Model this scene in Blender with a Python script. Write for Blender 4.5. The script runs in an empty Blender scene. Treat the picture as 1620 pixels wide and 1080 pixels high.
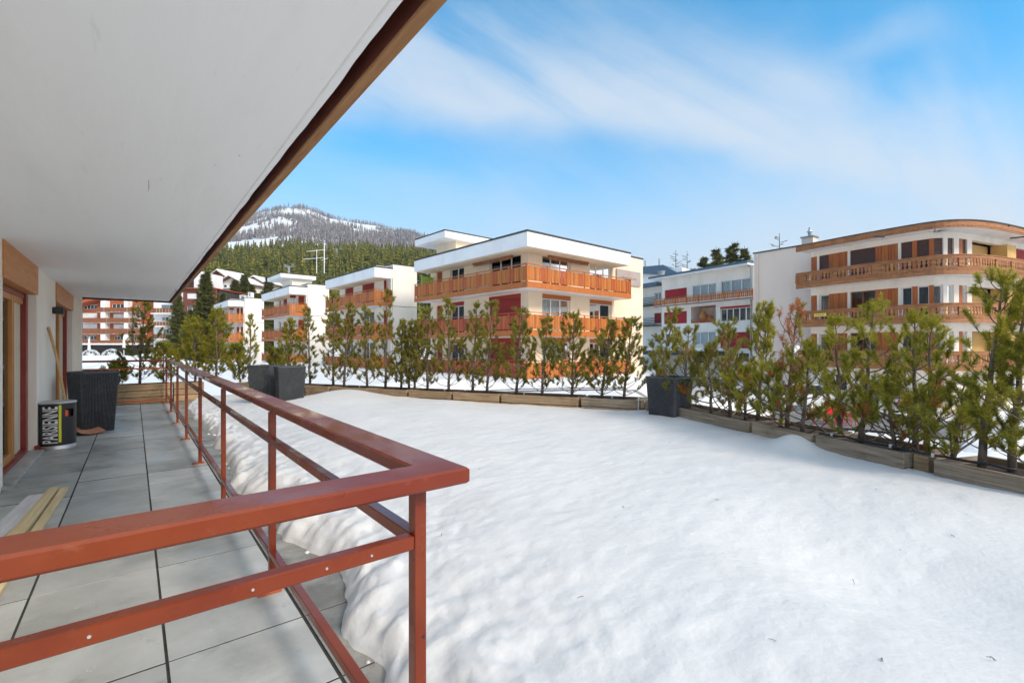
import bpy, math, random
import numpy as np
from mathutils import Vector
# ---------------------------------------------------------------- camera, sky, sun, exposure
sc = bpy.context.scene
COL = sc.collection
F, CX, HY, H = 748.0, 810.0, 547.0, 1.4
TH = math.atan(598 / 748.0)
cam = bpy.data.cameras.new('camera'); cam.sensor_width = 36; cam.lens = F / 1620 * 36
cam.shift_y = 7 / 1620.0; cam.clip_start = 0.05; cam.clip_end = 9000
camo = bpy.data.objects.new('camera', cam); COL.objects.link(camo)
camo.location = (0, 0, H); camo.rotation_euler = (math.pi / 2, 0, -TH)
sc.camera = camo
SUN_AZ = math.atan2(0.17, -0.985)      # clockwise from +Y: to the sun
SUN_EL = math.radians(36)
world = bpy.data.worlds.new('World'); sc.world = world; world.use_nodes = True
def build_world():
    nt = world.node_tree; nt.nodes.clear(); N = nt.nodes; L = nt.links
    out = N.new('ShaderNodeOutputWorld'); bg = N.new('ShaderNodeBackground')
    sky = N.new('ShaderNodeTexSky'); sky.sky_type = 'NISHITA'; sky.sun_disc = False
    sky.sun_elevation = SUN_EL; sky.sun_rotation = SUN_AZ
    sky.altitude = 1500; sky.air_density = 1.0; sky.dust_density = 0.6; sky.ozone_density = 3.0
    tc = N.new('ShaderNodeTexCoord'); sep = N.new('ShaderNodeSeparateXYZ'); L.new(tc.outputs['Generated'], sep.inputs[0])
    # project the direction on a high plane: cirrus streaks
    zz = N.new('ShaderNodeMath'); zz.operation = 'ADD'; zz.inputs[1].default_value = 0.22; L.new(sep.outputs[2], zz.inputs[0])
    zm = N.new('ShaderNodeMath'); zm.operation = 'MAXIMUM'; zm.inputs[1].default_value = 0.05; L.new(zz.outputs[0], zm.inputs[0])
    dx = N.new('ShaderNodeMath'); dx.operation = 'DIVIDE'; L.new(sep.outputs[0], dx.inputs[0]); L.new(zm.outputs[0], dx.inputs[1])
    dy = N.new('ShaderNodeMath'); dy.operation = 'DIVIDE'; L.new(sep.outputs[1], dy.inputs[0]); L.new(zm.outputs[0], dy.inputs[1])
    cb = N.new('ShaderNodeCombineXYZ'); L.new(dx.outputs[0], cb.inputs[0]); L.new(dy.outputs[0], cb.inputs[1])
    mp = N.new('ShaderNodeMapping'); mp.inputs['Rotation'].default_value = (0, 0, math.radians(CLOUD_ROT)); mp.inputs['Scale'].default_value = (0.26, 1.35, 1); mp.inputs['Location'].default_value = (CLOUD_LX, CLOUD_LY, 0)
    L.new(cb.outputs[0], mp.inputs[0])
    n1 = N.new('ShaderNodeTexNoise'); n1.inputs['Scale'].default_value = 1.7; n1.inputs['Detail'].default_value = 10; n1.inputs['Roughness'].default_value = 0.58; n1.inputs['Distortion'].default_value = 0.7
    L.new(mp.outputs[0], n1.inputs['Vector'])
    r1 = N.new('ShaderNodeValToRGB'); r1.color_ramp.elements[0].position = 0.47; r1.color_ramp.elements[1].position = 0.80
    r1.color_ramp.elements[0].color = (0, 0, 0, 1); r1.color_ramp.elements[1].color = (1, 1, 1, 1)
    L.new(n1.outputs[0], r1.inputs[0])
    def math_(op, a, b=None, c=None, clamp=False):
        n = N.new('ShaderNodeMath'); n.operation = op; n.use_clamp = clamp
        for k, q in enumerate((a, b, c)):
            if q is None: continue
            if isinstance(q, (int, float)): n.inputs[k].default_value = q
            else: L.new(q, n.inputs[k])
        return n.outputs[0]
    def ramp_(v, a, b, lo=0.0, hi=1.0):
        n = N.new('ShaderNodeMapRange'); n.interpolation_type = 'SMOOTHSTEP'; n.inputs['From Min'].default_value = a; n.inputs['From Max'].default_value = b
        n.inputs['To Min'].default_value = lo; n.inputs['To Max'].default_value = hi; L.new(v, n.inputs[0]); return n.outputs[0]
    n2 = N.new('ShaderNodeTexNoise'); n2.inputs['Scale'].default_value = 1.6; n2.inputs['Detail'].default_value = 5; n2.inputs['Roughness'].default_value = 0.55
    L.new(cb.outputs[0], n2.inputs['Vector'])
    # a long drawn-out cirrus band and a short streak above it
    d = math_('MULTIPLY_ADD', dx.outputs[0], 0.55, dy.outputs[0]); d = math_('SUBTRACT', d, 1.50); d = math_('MULTIPLY_ADD', math_('SUBTRACT', n2.outputs[0], 0.5), 0.55, d); d = math_('MULTIPLY_ADD', math_('SUBTRACT', n1.outputs[0], 0.5), 0.5, d)
    band = math_('MULTIPLY', ramp_(d, -0.55, 0.0), ramp_(d, 0.0, 0.26, 1.0, 0.0)); band = math_('MULTIPLY', band, ramp_(n1.outputs[0], 0.3, 0.65, 0.35, 1.15))
    e = math_('MULTIPLY_ADD', dy.outputs[0], 0.29, dx.outputs[0]); e = math_('SUBTRACT', e, 1.36); e = math_('MULTIPLY_ADD', math_('SUBTRACT', n2.outputs[0], 0.5), 0.35, e)
    stk = math_('MULTIPLY', ramp_(e, -0.10, 0.0), ramp_(e, 0.0, 0.10, 1.0, 0.0)); stk = math_('MULTIPLY', stk, ramp_(dy.outputs[0], 0.16, 0.30)); stk = math_('MULTIPLY', stk, ramp_(dy.outputs[0], 0.5, 0.85, 0.5, 0.0)); stk = math_('MULTIPLY', stk, ramp_(n2.outputs[0], 0.3, 0.62, 0.15, 0.8))
    wisp = math_('MULTIPLY', math_('MULTIPLY', r1.outputs[0], 0.50), ramp_(sep.outputs[2], 0.38, 0.58, 1.0, 0.25))
    veil = ramp_(sep.outputs[2], 0.05, 0.47, 1.0, 0.0)
    tot = math_('MAXIMUM', math_('MULTIPLY', band, 0.62), stk)
    a1 = math_('SUBTRACT', 1.0, tot); a2 = math_('SUBTRACT', 1.0, veil); a3 = math_('SUBTRACT', 1.0, wisp)
    fac = math_('SUBTRACT', 1.0, math_('MULTIPLY', math_('MULTIPLY', a1, a2), a3), clamp=True)
    hs = N.new('ShaderNodeHueSaturation'); hs.inputs['Hue'].default_value = SKY_HUE; hs.inputs['Saturation'].default_value = SKY_SAT; hs.inputs['Value'].default_value = SKY_VAL
    L.new(sky.outputs[0], hs.inputs['Color'])
    mix = N.new('ShaderNodeMix'); mix.data_type = 'RGBA'; mix.clamp_factor = True
    mix.inputs['B'].default_value = CLOUD_COL
    L.new(fac, mix.inputs['Factor']); L.new(hs.outputs[0], mix.inputs['A'])
    # bright fill glow added to the unseen sky round the sun, behind the viewer
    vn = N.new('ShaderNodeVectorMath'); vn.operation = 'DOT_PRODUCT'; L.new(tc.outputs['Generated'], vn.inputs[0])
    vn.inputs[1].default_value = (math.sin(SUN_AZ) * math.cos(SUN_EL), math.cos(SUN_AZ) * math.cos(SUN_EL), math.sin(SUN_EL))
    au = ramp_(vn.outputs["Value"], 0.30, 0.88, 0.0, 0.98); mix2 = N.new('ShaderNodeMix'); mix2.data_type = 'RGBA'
    mix2.inputs['B'].default_value = FILL_AUREOLE; L.new(au, mix2.inputs['Factor']); L.new(mix.outputs['Result'], mix2.inputs['A']); mix = mix2
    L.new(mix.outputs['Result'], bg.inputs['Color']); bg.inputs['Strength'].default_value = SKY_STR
    L.new(bg.outputs[0], out.inputs[0])
SKY_STR = 0.15; SKY_HUE = 0.478; SKY_SAT = 2.7; SKY_VAL = 1.3
CLOUD_COL = (3.45, 3.7, 3.95, 1); CLOUD_ROT = 28; FILL_AUREOLE = (7.2, 7.45, 7.65, 1); CLOUD_LX = 9.1; CLOUD_LY = 1.3
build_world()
sl = bpy.data.lights.new('sun', 'SUN'); sl.energy = 2.1; sl.angle = math.radians(14); sl.color = (1.0, 0.88, 0.74)
so = bpy.data.objects.new('sun', sl); COL.objects.link(so)
sdir = Vector((math.sin(SUN_AZ) * math.cos(SUN_EL), math.cos(SUN_AZ) * math.cos(SUN_EL), math.sin(SUN_EL)))
so.rotation_euler = sdir.to_track_quat('Z', 'Y').to_euler(); so.location = sdir * 50
vs = sc.view_settings
vs.view_transform = 'Standard'; vs.look = 'None'; vs.gamma = 1; vs.use_curve_mapping = False; vs.exposure = 0.68
sc.cycles.max_bounces = 8; sc.cycles.diffuse_bounces = 6; sc.cycles.glossy_bounces = 3; sc.cycles.transparent_max_bounces = 8
sc.cycles.use_denoising = True

# ---------------------------------------------------------------- measuring helpers (a photo point + a distance = a place)
cT, sT = math.cos(TH), math.sin(TH)
def ray(u, v=HY):
    x = (u - CX) / F
    return np.array((x * cT + sT, -x * sT + cT, (HY - v) / F))
def at(u, v, d):
    return np.array((0, 0, H)) + ray(u, v) * d
def onz(u, v, z):
    r = ray(u, v); return np.array((0, 0, H)) + r * ((z - H) / r[2])
def zat(v, d): return H + (HY - v) / F * d
def on_line(u, A, B):
    r = ray(u); d = (B[0] - A[0], B[1] - A[1])
    det = r[0] * (-d[1]) + d[0] * r[1]
    t = (A[0] * (-d[1]) + d[0] * A[1]) / det
    return (r[0] * t, r[1] * t, t)
def uv_of(p):
    xc = p[0] * cT - p[1] * sT; yc = p[0] * sT + p[1] * cT
    return CX + F * xc / yc, HY - F * (p[2] - H) / yc, yc
rnd = random.Random(7)
rng = np.random.default_rng(11)

# ---------------------------------------------------------------- object helpers
def tag(o, label=None, cat=None, group=None, kind=None):
    if label: o['label'] = label
    if cat: o['category'] = cat
    if group: o['group'] = group
    if kind: o['kind'] = kind
    return o
def empty(name, loc=(0, 0, 0), rz=0, label=None, cat=None, group=None):
    o = bpy.data.objects.new(name, None); COL.objects.link(o)
    o.location = loc; o.rotation_euler = (0, 0, rz); o.empty_display_size = 0.2
    return tag(o, label, cat, group)
def link(name, me, mats=None, parent=None, smooth=False, loc=None, rz=None):
    if mats is not None:
        for m in (mats if isinstance(mats, (list, tuple)) else [mats]): me.materials.append(m)
    if smooth: me.polygons.foreach_set('use_smooth', np.ones(len(me.polygons), dtype=bool))
    o = bpy.data.objects.new(name, me); COL.objects.link(o)
    if parent: o.parent = parent
    if loc is not None: o.location = loc
    if rz is not None: o.rotation_euler = (0, 0, rz)
    return o
def copy(o, parent=None, loc=None, rz=None):
    c = o.copy(); COL.objects.link(c); c.parent = parent
    if loc is not None: c.location = loc
    if rz is not None: c.rotation_euler = (0, 0, rz)
    return c
def mesh_np(name, V, Fc, smooth=False, mi=None):
    V = np.asarray(V, dtype=np.float32); Fc = np.asarray(Fc, dtype=np.int32); n, k = Fc.shape
    me = bpy.data.meshes.new(name); me.vertices.add(len(V)); me.vertices.foreach_set('co', V.ravel())
    me.loops.add(n * k); me.loops.foreach_set('vertex_index', Fc.ravel())
    me.polygons.add(n); me.polygons.foreach_set('loop_start', np.arange(0, n * k, k, dtype=np.int32))
    me.polygons.foreach_set('loop_total', np.full(n, k, dtype=np.int32))
    if mi is not None: me.polygons.foreach_set('material_index', np.asarray(mi, dtype=np.int32))
    if smooth: me.polygons.foreach_set('use_smooth', np.ones(n, dtype=bool))
    me.update(calc_edges=True); me.validate()
    return me
class MB:
    def __init__(s): s.v = []; s.f = []; s.mi = []
    def add(s, vs, fs, m=0):
        b = len(s.v); s.v += [tuple(map(float, q)) for q in vs]; s.f += [tuple(b + i for i in f) for f in fs]; s.mi += [m] * len(fs); return s
    def box(s, x0, x1, y0, y1, z0, z1, m=0):
        return s.add([(x0, y0, z0), (x1, y0, z0), (x1, y1, z0), (x0, y1, z0), (x0, y0, z1), (x1, y0, z1), (x1, y1, z1), (x0, y1, z1)],
                     [(0, 3, 2, 1), (4, 5, 6, 7), (0, 1, 5, 4), (1, 2, 6, 5), (2, 3, 7, 6), (3, 0, 4, 7)], m)
    def bbox(s, x0, x1, y0, y1, z0, z1, b=0.004, m=0):      # box with chamfered edges
        vs = []; 
        X = (x0, x1); Y = (y0, y1); Z = (z0, z1); sg = (1, -1)
        idx = {}
        for i in (0, 1):
            for j in (0, 1):
                for k in (0, 1):
                    a = (X[i], Y[j], Z[k]); d = (sg[i] * b, sg[j] * b, sg[k] * b)
                    idx[i, j, k, 0] = len(vs); vs.append((a[0], a[1] + d[1], a[2] + d[2]))
                    idx[i, j, k, 1] = len(vs); vs.append((a[0] + d[0], a[1], a[2] + d[2]))
                    idx[i, j, k, 2] = len(vs); vs.append((a[0] + d[0], a[1] + d[1], a[2]))
        fs = []
        for i in (0, 1):
            fs.append([idx[i, 0, 0, 0], idx[i, 1, 0, 0], idx[i, 1, 1, 0], idx[i, 0, 1, 0]][::(1 if i else -1)])
            fs.append([idx[0, i, 0, 1], idx[1, i, 0, 1], idx[1, i, 1, 1], idx[0, i, 1, 1]][::(-1 if i else 1)])
            fs.append([idx[0, 0, i, 2], idx[1, 0, i, 2], idx[1, 1, i, 2], idx[0, 1, i, 2]][::(1 if i else -1)])
        for i in (0, 1):
            for j in (0, 1):
                fs.append([idx[i, j, 0, 0], idx[i, j, 1, 0], idx[i, j, 1, 1], idx[i, j, 0, 1]])
                fs.append([idx[i, 0, j, 0], idx[i, 1, j, 0], idx[i, 1, j, 2], idx[i, 0, j, 2]])
                fs.append([idx[0, i, j, 1], idx[1, i, j, 1], idx[1, i, j, 2], idx[0, i, j, 2]])
                for k in (0, 1): fs.append([idx[i, j, k, 0], idx[i, j, k, 1], idx[i, j, k, 2]])
        return s.add(vs, fs, m)
    def prism(s, pts, z0, z1, m=0):
        n = len(pts)
        return s.add([(x, y, z0) for x, y in pts] + [(x, y, z1) for x, y in pts],
                     [tuple(range(n - 1, -1, -1)), tuple(range(n, 2 * n))] + [(i, (i + 1) % n, n + (i + 1) % n, n + i) for i in range(n)], m)
    def mbox(s, M, s0, s1, z0, z1, o0, o1, m=0, step=None):
        n = 1 if not step else max(1, int(math.ceil(abs(s1 - s0) / step)))
        vs = []
        for i in range(n + 1):
            q = s0 + (s1 - s0) * i / n
            vs += [M(q, z0, o0), M(q, z1, o0), M(q, z1, o1), M(q, z0, o1)]
        fs = [(0, 1, 2, 3), (4 * n + 3, 4 * n + 2, 4 * n + 1, 4 * n)]
        for i in range(n):
            a = 4 * i
            for k in range(4): fs.append((a + k, a + 4 + k, a + 4 + (k + 1) % 4, a + (k + 1) % 4))
        return s.add(vs, fs, m)
    def tube(s, pts, r, n=8, m=0, cap=True):
        pts = [Vector(p) for p in pts]; vs = []; fs = []
        rr = r if isinstance(r, (list, tuple)) else [r] * len(pts)
        up = Vector((0, 0, 1)); prev = None
        for i, p in enumerate(pts):
            t = (pts[min(i + 1, len(pts) - 1)] - pts[max(i - 1, 0)]).normalized()
            if prev is None: a = t.cross(up if abs(t.z) < 0.9 else Vector((1, 0, 0))).normalized()
            else: a = (prev - t * prev.dot(t)).normalized()
            prev = a; b = t.cross(a)
            for k in range(n):
                an = 2 * math.pi * k / n; vs.append(p + (a * math.cos(an) + b * math.sin(an)) * rr[i])
        for i in range(len(pts) - 1):
            for k in range(n): fs.append((i * n + k, i * n + (k + 1) % n, (i + 1) * n + (k + 1) % n, (i + 1) * n + k))
        if cap: fs += [tuple(range(n - 1, -1, -1)), tuple((len(pts) - 1) * n + k for k in range(n))]
        return s.add(vs, fs, m)
    def lathe(s, prof, c=(0, 0), n=32, m=0, cap=True):
        vs = []; fs = []
        for r, z in prof:
            for k in range(n):
                an = 2 * math.pi * k / n; vs.append((c[0] + r * math.cos(an), c[1] + r * math.sin(an), z))
        for i in range(len(prof) - 1):
            for k in range(n): fs.append((i * n + k, i * n + (k + 1) % n, (i + 1) * n + (k + 1) % n, (i + 1) * n + k))
        if cap: fs += [tuple(range(n - 1, -1, -1)), tuple((len(prof) - 1) * n + k for k in range(n))]
        return s.add(vs, fs, m)
    def mesh(s, name):
        me = bpy.data.meshes.new(name); me.from_pydata(s.v, [], s.f)
        if any(s.mi): me.polygons.foreach_set('material_index', np.array(s.mi, dtype=np.int32))
        me.update(); return me
    def build(s, name, mats, parent=None, smooth=False, loc=None, rz=None):
        return link(name, s.mesh(name), mats, parent, smooth, loc, rz)

# ---------------------------------------------------------------- materials
def mat(name, col, rough=0.7, col2=None, nscale=4.0, stretch=(1, 1, 1), bump=0.0, bscale=None, spec=0.5, metal=0.0, rand=0.0, island=0.0, detail=6, coat=0.0, ramp=(0.35, 0.7), rough2=None, dist=0.01, rnscale=3.0):
    m = bpy.data.materials.new(name); m.use_nodes = True; nt = m.node_tree; N = nt.nodes; L = nt.links
    b = N['Principled BSDF']; b.inputs['Roughness'].default_value = rough; b.inputs['Metallic'].default_value = metal
    b.inputs['Specular IOR Level'].default_value = spec; b.inputs['Coat Weight'].default_value = coat
    b.inputs['Base Color'].default_value = (*col, 1)
    tc = N.new('ShaderNodeTexCoord'); mp = N.new('ShaderNodeMapping'); mp.inputs['Scale'].default_value = stretch
    L.new(tc.outputs['Object'], mp.inputs[0])
    src = None
    if rand or True:
        oi = N.new('ShaderNodeObjectInfo')
    if rand:
        off = N.new('ShaderNodeVectorMath'); off.operation = 'ADD'
        sc_ = N.new('ShaderNodeVectorMath'); sc_.operation = 'SCALE'; cbx = N.new('ShaderNodeCombineXYZ')
        for i in range(3): L.new(oi.outputs['Random'], cbx.inputs[i])
        sc_.inputs['Scale'].default_value = 37.0; L.new(cbx.outputs[0], sc_.inputs[0])
        L.new(mp.outputs[0], off.inputs[0]); L.new(sc_.outputs[0], off.inputs[1]); vec = off.outputs[0]
    else: vec = mp.outputs[0]
    if col2 is not None:
        n = N.new('ShaderNodeTexNoise'); n.inputs['Scale'].default_value = nscale; n.inputs['Detail'].default_value = detail; n.inputs['Roughness'].default_value = 0.6
        L.new(vec, n.inputs['Vector'])
        r = N.new('ShaderNodeValToRGB'); r.color_ramp.elements[0].position = ramp[0]; r.color_ramp.elements[1].position = ramp[1]
        r.color_ramp.elements[0].color = (*col, 1); r.color_ramp.elements[1].color = (*col2, 1)
        L.new(n.outputs[0], r.inputs[0]); src = r.outputs[0]
    if rand or island:
        hs = N.new('ShaderNodeHueSaturation')
        if src: L.new(src, hs.inputs['Color'])
        else: hs.inputs['Color'].default_value = (*col, 1)
        amt = island or rand
        mr = N.new('ShaderNodeMapRange'); mr.inputs['To Min'].default_value = 1 - amt; mr.inputs['To Max'].default_value = 1 + amt
        if island:
            g = N.new('ShaderNodeNewGeometry'); L.new(g.outputs['Random Per Island'], mr.inputs[0])
            mh = N.new('ShaderNodeMapRange'); mh.inputs['To Min'].default_value = 0.485; mh.inputs['To Max'].default_value = 0.515
            L.new(g.outputs['Random Per Island'], mh.inputs[0]); L.new(mh.outputs[0], hs.inputs['Hue'])
        else: L.new(oi.outputs['Random'], mr.inputs[0])
        L.new(mr.outputs[0], hs.inputs['Value']); src = hs.outputs[0]
    if src: L.new(src, b.inputs['Base Color'])
    if bump:
        n2 = N.new('ShaderNodeTexNoise'); n2.inputs['Scale'].default_value = bscale or nscale * 4; n2.inputs['Detail'].default_value = 5
        L.new(vec, n2.inputs['Vector']); bp = N.new('ShaderNodeBump'); bp.inputs['Strength'].default_value = bump; bp.inputs['Distance'].default_value = dist
        L.new(n2.outputs[0], bp.inputs['Height']); L.new(bp.outputs[0], b.inputs['Normal'])
    if rough2 is not None:
        n3 = N.new('ShaderNodeTexNoise'); n3.inputs['Scale'].default_value = rnscale; n3.inputs['Detail'].default_value = 4; L.new(vec, n3.inputs['Vector'])
        mr = N.new('ShaderNodeMapRange'); mr.inputs['From Min'].default_value = 0.4; mr.inputs['From Max'].default_value = 0.6; mr.inputs['To Min'].default_value = rough; mr.inputs['To Max'].default_value = rough2
        L.new(n3.outputs[0], mr.inputs[0]); L.new(mr.outputs[0], b.inputs['Roughness'])
    return m
M_ = {}
M_['plaster'] = mat('plaster', (0.82, 0.77, 0.68), 0.9, (0.87, 0.82, 0.74), 1.3, bump=0.25, bscale=60, dist=0.004)
M_['ceiling'] = mat('ceiling_paint', (0.88, 0.89, 0.90), 0.85, (0.91, 0.92, 0.93), 0.9, (3.0, 0.35, 1), bump=0.18, bscale=7, dist=0.01)
M_['edge_plaster'] = mat('edge_plaster', (0.62, 0.63, 0.64), 0.9, (0.80, 0.80, 0.80), 6, bump=0.8, bscale=26, dist=0.01)
M_['cream'] = mat('cream_render', (0.80, 0.66, 0.48), 0.9, (0.85, 0.71, 0.54), 0.5, bump=0.2, bscale=12, dist=0.01)
M_['white_render'] = mat('white_render', (0.80, 0.74, 0.65), 0.9, (0.86, 0.80, 0.72), 0.4, bump=0.2, bscale=12, dist=0.01)
M_['pink_render'] = mat('pale_pink_render', (0.74, 0.61, 0.52), 0.9, (0.80, 0.68, 0.59), 0.35, bump=0.2, bscale=10, dist=0.01)
M_['white'] = mat('white_paint', (0.78, 0.78, 0.78), 0.6, (0.84, 0.84, 0.84), 0.7)
M_['cap'] = mat('dark_metal_capping', (0.03, 0.033, 0.033), 0.7, (0.055, 0.058, 0.055), 3)
M_['bluegrey'] = mat('blue_grey_roof_metal', (0.06, 0.11, 0.16), 0.5, (0.09, 0.14, 0.19), 2)
M_['orange_wood'] = mat('orange_larch_boards', (0.36, 0.088, 0.012), 0.6, (0.48, 0.138, 0.020), 2.0, (6, 6, 0.7), bump=0.1, bscale=20, island=0.14)
M_['red_wood'] = mat('red_brown_boards', (0.33, 0.050, 0.012), 0.6, (0.44, 0.085, 0.02), 2.0, (6, 6, 0.7), bump=0.1, bscale=20, island=0.14)
M_['brown_wood'] = mat('brown_stained_wood', (0.17, 0.055, 0.020), 0.6, (0.27, 0.10, 0.035), 2.2, (1, 1, 8), bump=0.15, bscale=18, island=0.12)
M_['chalet_wood'] = mat('orange_brown_cladding', (0.32, 0.072, 0.013), 0.6, (0.43, 0.115, 0.022), 2.0, (5, 5, 0.5), bump=0.1, bscale=18, island=0.10)
M_['tan_wood'] = mat('tan_carved_wood', (0.26, 0.092, 0.030), 0.65, (0.41, 0.175, 0.066), 2.2, (1, 1, 6), bump=0.15, bscale=18, island=0.12)
M_['yellow_panel'] = mat('ochre_panel', (0.62, 0.38, 0.12), 0.7, (0.68, 0.45, 0.17), 1)
M_['red_shutter'] = mat('dark_red_shutter', (0.27, 0.014, 0.010), 0.75, (0.35, 0.03, 0.02), 1.5, (0.5, 0.5, 14))
M_['crimson'] = mat('crimson_awning', (0.35, 0.012, 0.02), 0.8, (0.42, 0.025, 0.035), 1.5)
M_['dark_shutter'] = mat('dark_brown_roller_shutter', (0.055, 0.018, 0.012), 0.5, (0.08, 0.03, 0.02), 1.5, (0.5, 0.5, 18))
M_['white_frame'] = mat('white_window_frame', (0.78, 0.78, 0.76), 0.4)
M_['interior'] = mat('dim_room', (0.035, 0.03, 0.028), 0.9, (0.06, 0.05, 0.045), 2)  # near-black: the darkness of unlit rooms is put into the colour
M_['curtain'] = mat('net_curtain', (0.62, 0.62, 0.60), 0.9, (0.80, 0.80, 0.78), 3, (9, 9, 0.4))
M_['beige_curtain'] = mat('beige_curtain', (0.55, 0.47, 0.36), 0.9, (0.66, 0.58, 0.46), 3, (9, 9, 0.3))
M_['green_glass'] = mat('green_screen', (0.35, 0.55, 0.10), 0.3)
M_['rail'] = mat('red_oxide_gloss_paint', (0.160, 0.019, 0.006), 0.11, (0.22, 0.044, 0.010), 1.3, bump=0.07, bscale=70, dist=0.002, rough2=0.42, rnscale=2.2, coat=0.0, spec=0.4)
M_['rail_inner'] = mat('orange_red_gloss_paint', (0.36, 0.065, 0.014), 0.3, (0.46, 0.10, 0.022), 2)
M_['pine_lintel'] = mat('varnished_pine', (0.52, 0.19, 0.045), 0.45, (0.62, 0.27, 0.075), 2.4, (9, 0.9, 9), bump=0.06, bscale=12)
M_['fascia'] = mat('red_brown_fascia', (0.11, 0.020, 0.010), 0.6, (0.20, 0.045, 0.018), 1.6, (8, 0.7, 8), bump=0.25, bscale=22)
M_['fascia_edge'] = mat('weathered_fascia_edge', (0.26, 0.115, 0.04), 0.8, (0.42, 0.23, 0.10), 3, (8, 0.8, 8), bump=0.4, bscale=24)
M_['slab'] = mat('concrete_paver', (0.35, 0.35, 0.325), 0.62, (0.50, 0.495, 0.465), 2.2, bump=0.18, bscale=120, dist=0.002, rand=0.15, rough2=0.28, rnscale=2)
M_['slab_wet'] = mat('rough_wet_paver', (0.20, 0.19, 0.165), 0.55, (0.36, 0.345, 0.305), 7, bump=0.6, bscale=90, dist=0.004, rand=0.12, rough2=0.35)
M_['joint'] = mat('dark_joint', (0.035, 0.033, 0.03), 0.95, (0.06, 0.055, 0.045), 20)
M_['grey_wood'] = mat('weathered_grey_boards', (0.19, 0.14, 0.095), 0.85, (0.42, 0.345, 0.265), 2.2, (1.0, 26, 26), bump=0.5, bscale=6, rand=0.16, dist=0.004)
M_['tan_board'] = mat('weathered_tan_boards', (0.23, 0.145, 0.075), 0.85, (0.46, 0.34, 0.21), 2.2, (1.0, 26, 26), bump=0.5, bscale=6, rand=0.16, dist=0.004)
M_['soil'] = mat('dark_soil', (0.035, 0.022, 0.014), 0.95, (0.09, 0.06, 0.04), 14, bump=1, bscale=30)
M_['bark'] = mat('grey_brown_bark', (0.085, 0.058, 0.042), 0.9, (0.24, 0.195, 0.155), 14, (1, 1, 0.4), bump=0.8, bscale=60)
M_['bark_far'] = mat('dark_bark', (0.06, 0.045, 0.035), 0.9, (0.14, 0.10, 0.08), 3)
M_['rattan'] = mat('charcoal_wicker', (0.040, 0.045, 0.052), 0.45, (0.075, 0.083, 0.095), 30, bump=0.4, bscale=120)
M_['black'] = mat('black_enamel', (0.018, 0.020, 0.024), 0.35)
M_['zinc'] = mat('galvanised_steel', (0.55, 0.55, 0.56), 0.35, (0.65, 0.65, 0.66), 8, metal=0.7)
M_['letter_white'] = mat('white_print', (0.82, 0.82, 0.82), 0.5)
M_['yellow'] = mat('acid_yellow_print', (0.72, 0.70, 0.02), 0.5)
M_['glow_orange'] = mat('orange_glow', (0.85, 0.12, 0.01), 0.3)
M_['ash'] = mat('ash_handle', (0.50, 0.30, 0.12), 0.5, (0.60, 0.39, 0.18), 3, (8, 8, 0.6))
M_['copper'] = mat('salmon_shovel_blade', (0.55, 0.22, 0.13), 0.55, (0.62, 0.30, 0.19), 6)
M_['new_pine'] = mat('fresh_pine_lath', (0.64, 0.47, 0.24), 0.6, (0.74, 0.60, 0.36), 2.4, (16, 1.0, 16), bump=0.15, bscale=8)
M_['white_plank'] = mat('whitewashed_plank', (0.56, 0.52, 0.50), 0.7, (0.68, 0.64, 0.62), 2.4, (10, 1.0, 10), bump=0.2, bscale=8)
M_['dark_frame'] = mat('dark_red_joinery', (0.20, 0.018, 0.014), 0.4, (0.27, 0.035, 0.02), 3)
M_['honey_frame'] = mat('honey_joinery', (0.45, 0.17, 0.035), 0.4, (0.54, 0.24, 0.06), 3, (6, 6, 0.7))
M_['brick_red'] = mat('red_brown_shingle', (0.15, 0.045, 0.028), 0.85, (0.21, 0.07, 0.045), 1.2, (1, 1, 6), bump=0.2)
M_['grey_metal'] = mat('grey_metal', (0.30, 0.31, 0.32), 0.45, metal=0.3)
M_['sign_bronze'] = mat('bronze_sign_sheet', (0.40, 0.33, 0.30), 0.45, (0.46, 0.39, 0.355), 0.8, metal=0.2)
M_['sign_dark'] = mat('dark_bronze_letters', (0.16, 0.11, 0.085), 0.5)
M_['sign_gold'] = mat('gold_emblem', (0.50, 0.30, 0.11), 0.5)
M_['navy'] = mat('navy_print', (0.012, 0.028, 0.11), 0.5)
M_['sign_yellow'] = mat('yellow_sign', (0.80, 0.62, 0.12), 0.5)
M_['red_plastic'] = mat('red_chair_plastic', (0.60, 0.015, 0.02), 0.4)
M_['asphalt'] = mat('asphalt', (0.13, 0.125, 0.12), 0.85, (0.21, 0.205, 0.20), 0.8, bump=0.3, bscale=30)
M_['terracotta'] = mat('terracotta', (0.50, 0.20, 0.06), 0.7, (0.56, 0.25, 0.09), 4)
M_['litter'] = mat('brown_needle_litter', (0.075, 0.055, 0.035), 0.9, (0.15, 0.11, 0.07), 40)
M_['hose'] = mat('black_irrigation_hose', (0.015, 0.02, 0.03), 0.45)
M_['lampglass'] = mat('opal_globe', (0.85, 0.84, 0.80), 0.2)
M_['carpaint'] = mat('silver_car_paint', (0.45, 0.47, 0.50), 0.25, metal=0.4, coat=0.5)
M_['carwhite'] = mat('white_car_paint', (0.72, 0.72, 0.72), 0.25, coat=0.5)
M_['carglass'] = mat('dark_car_glass', (0.02, 0.025, 0.03), 0.06)
M_['tyre'] = mat('tyre_rubber', (0.02, 0.02, 0.02), 0.8)
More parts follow.
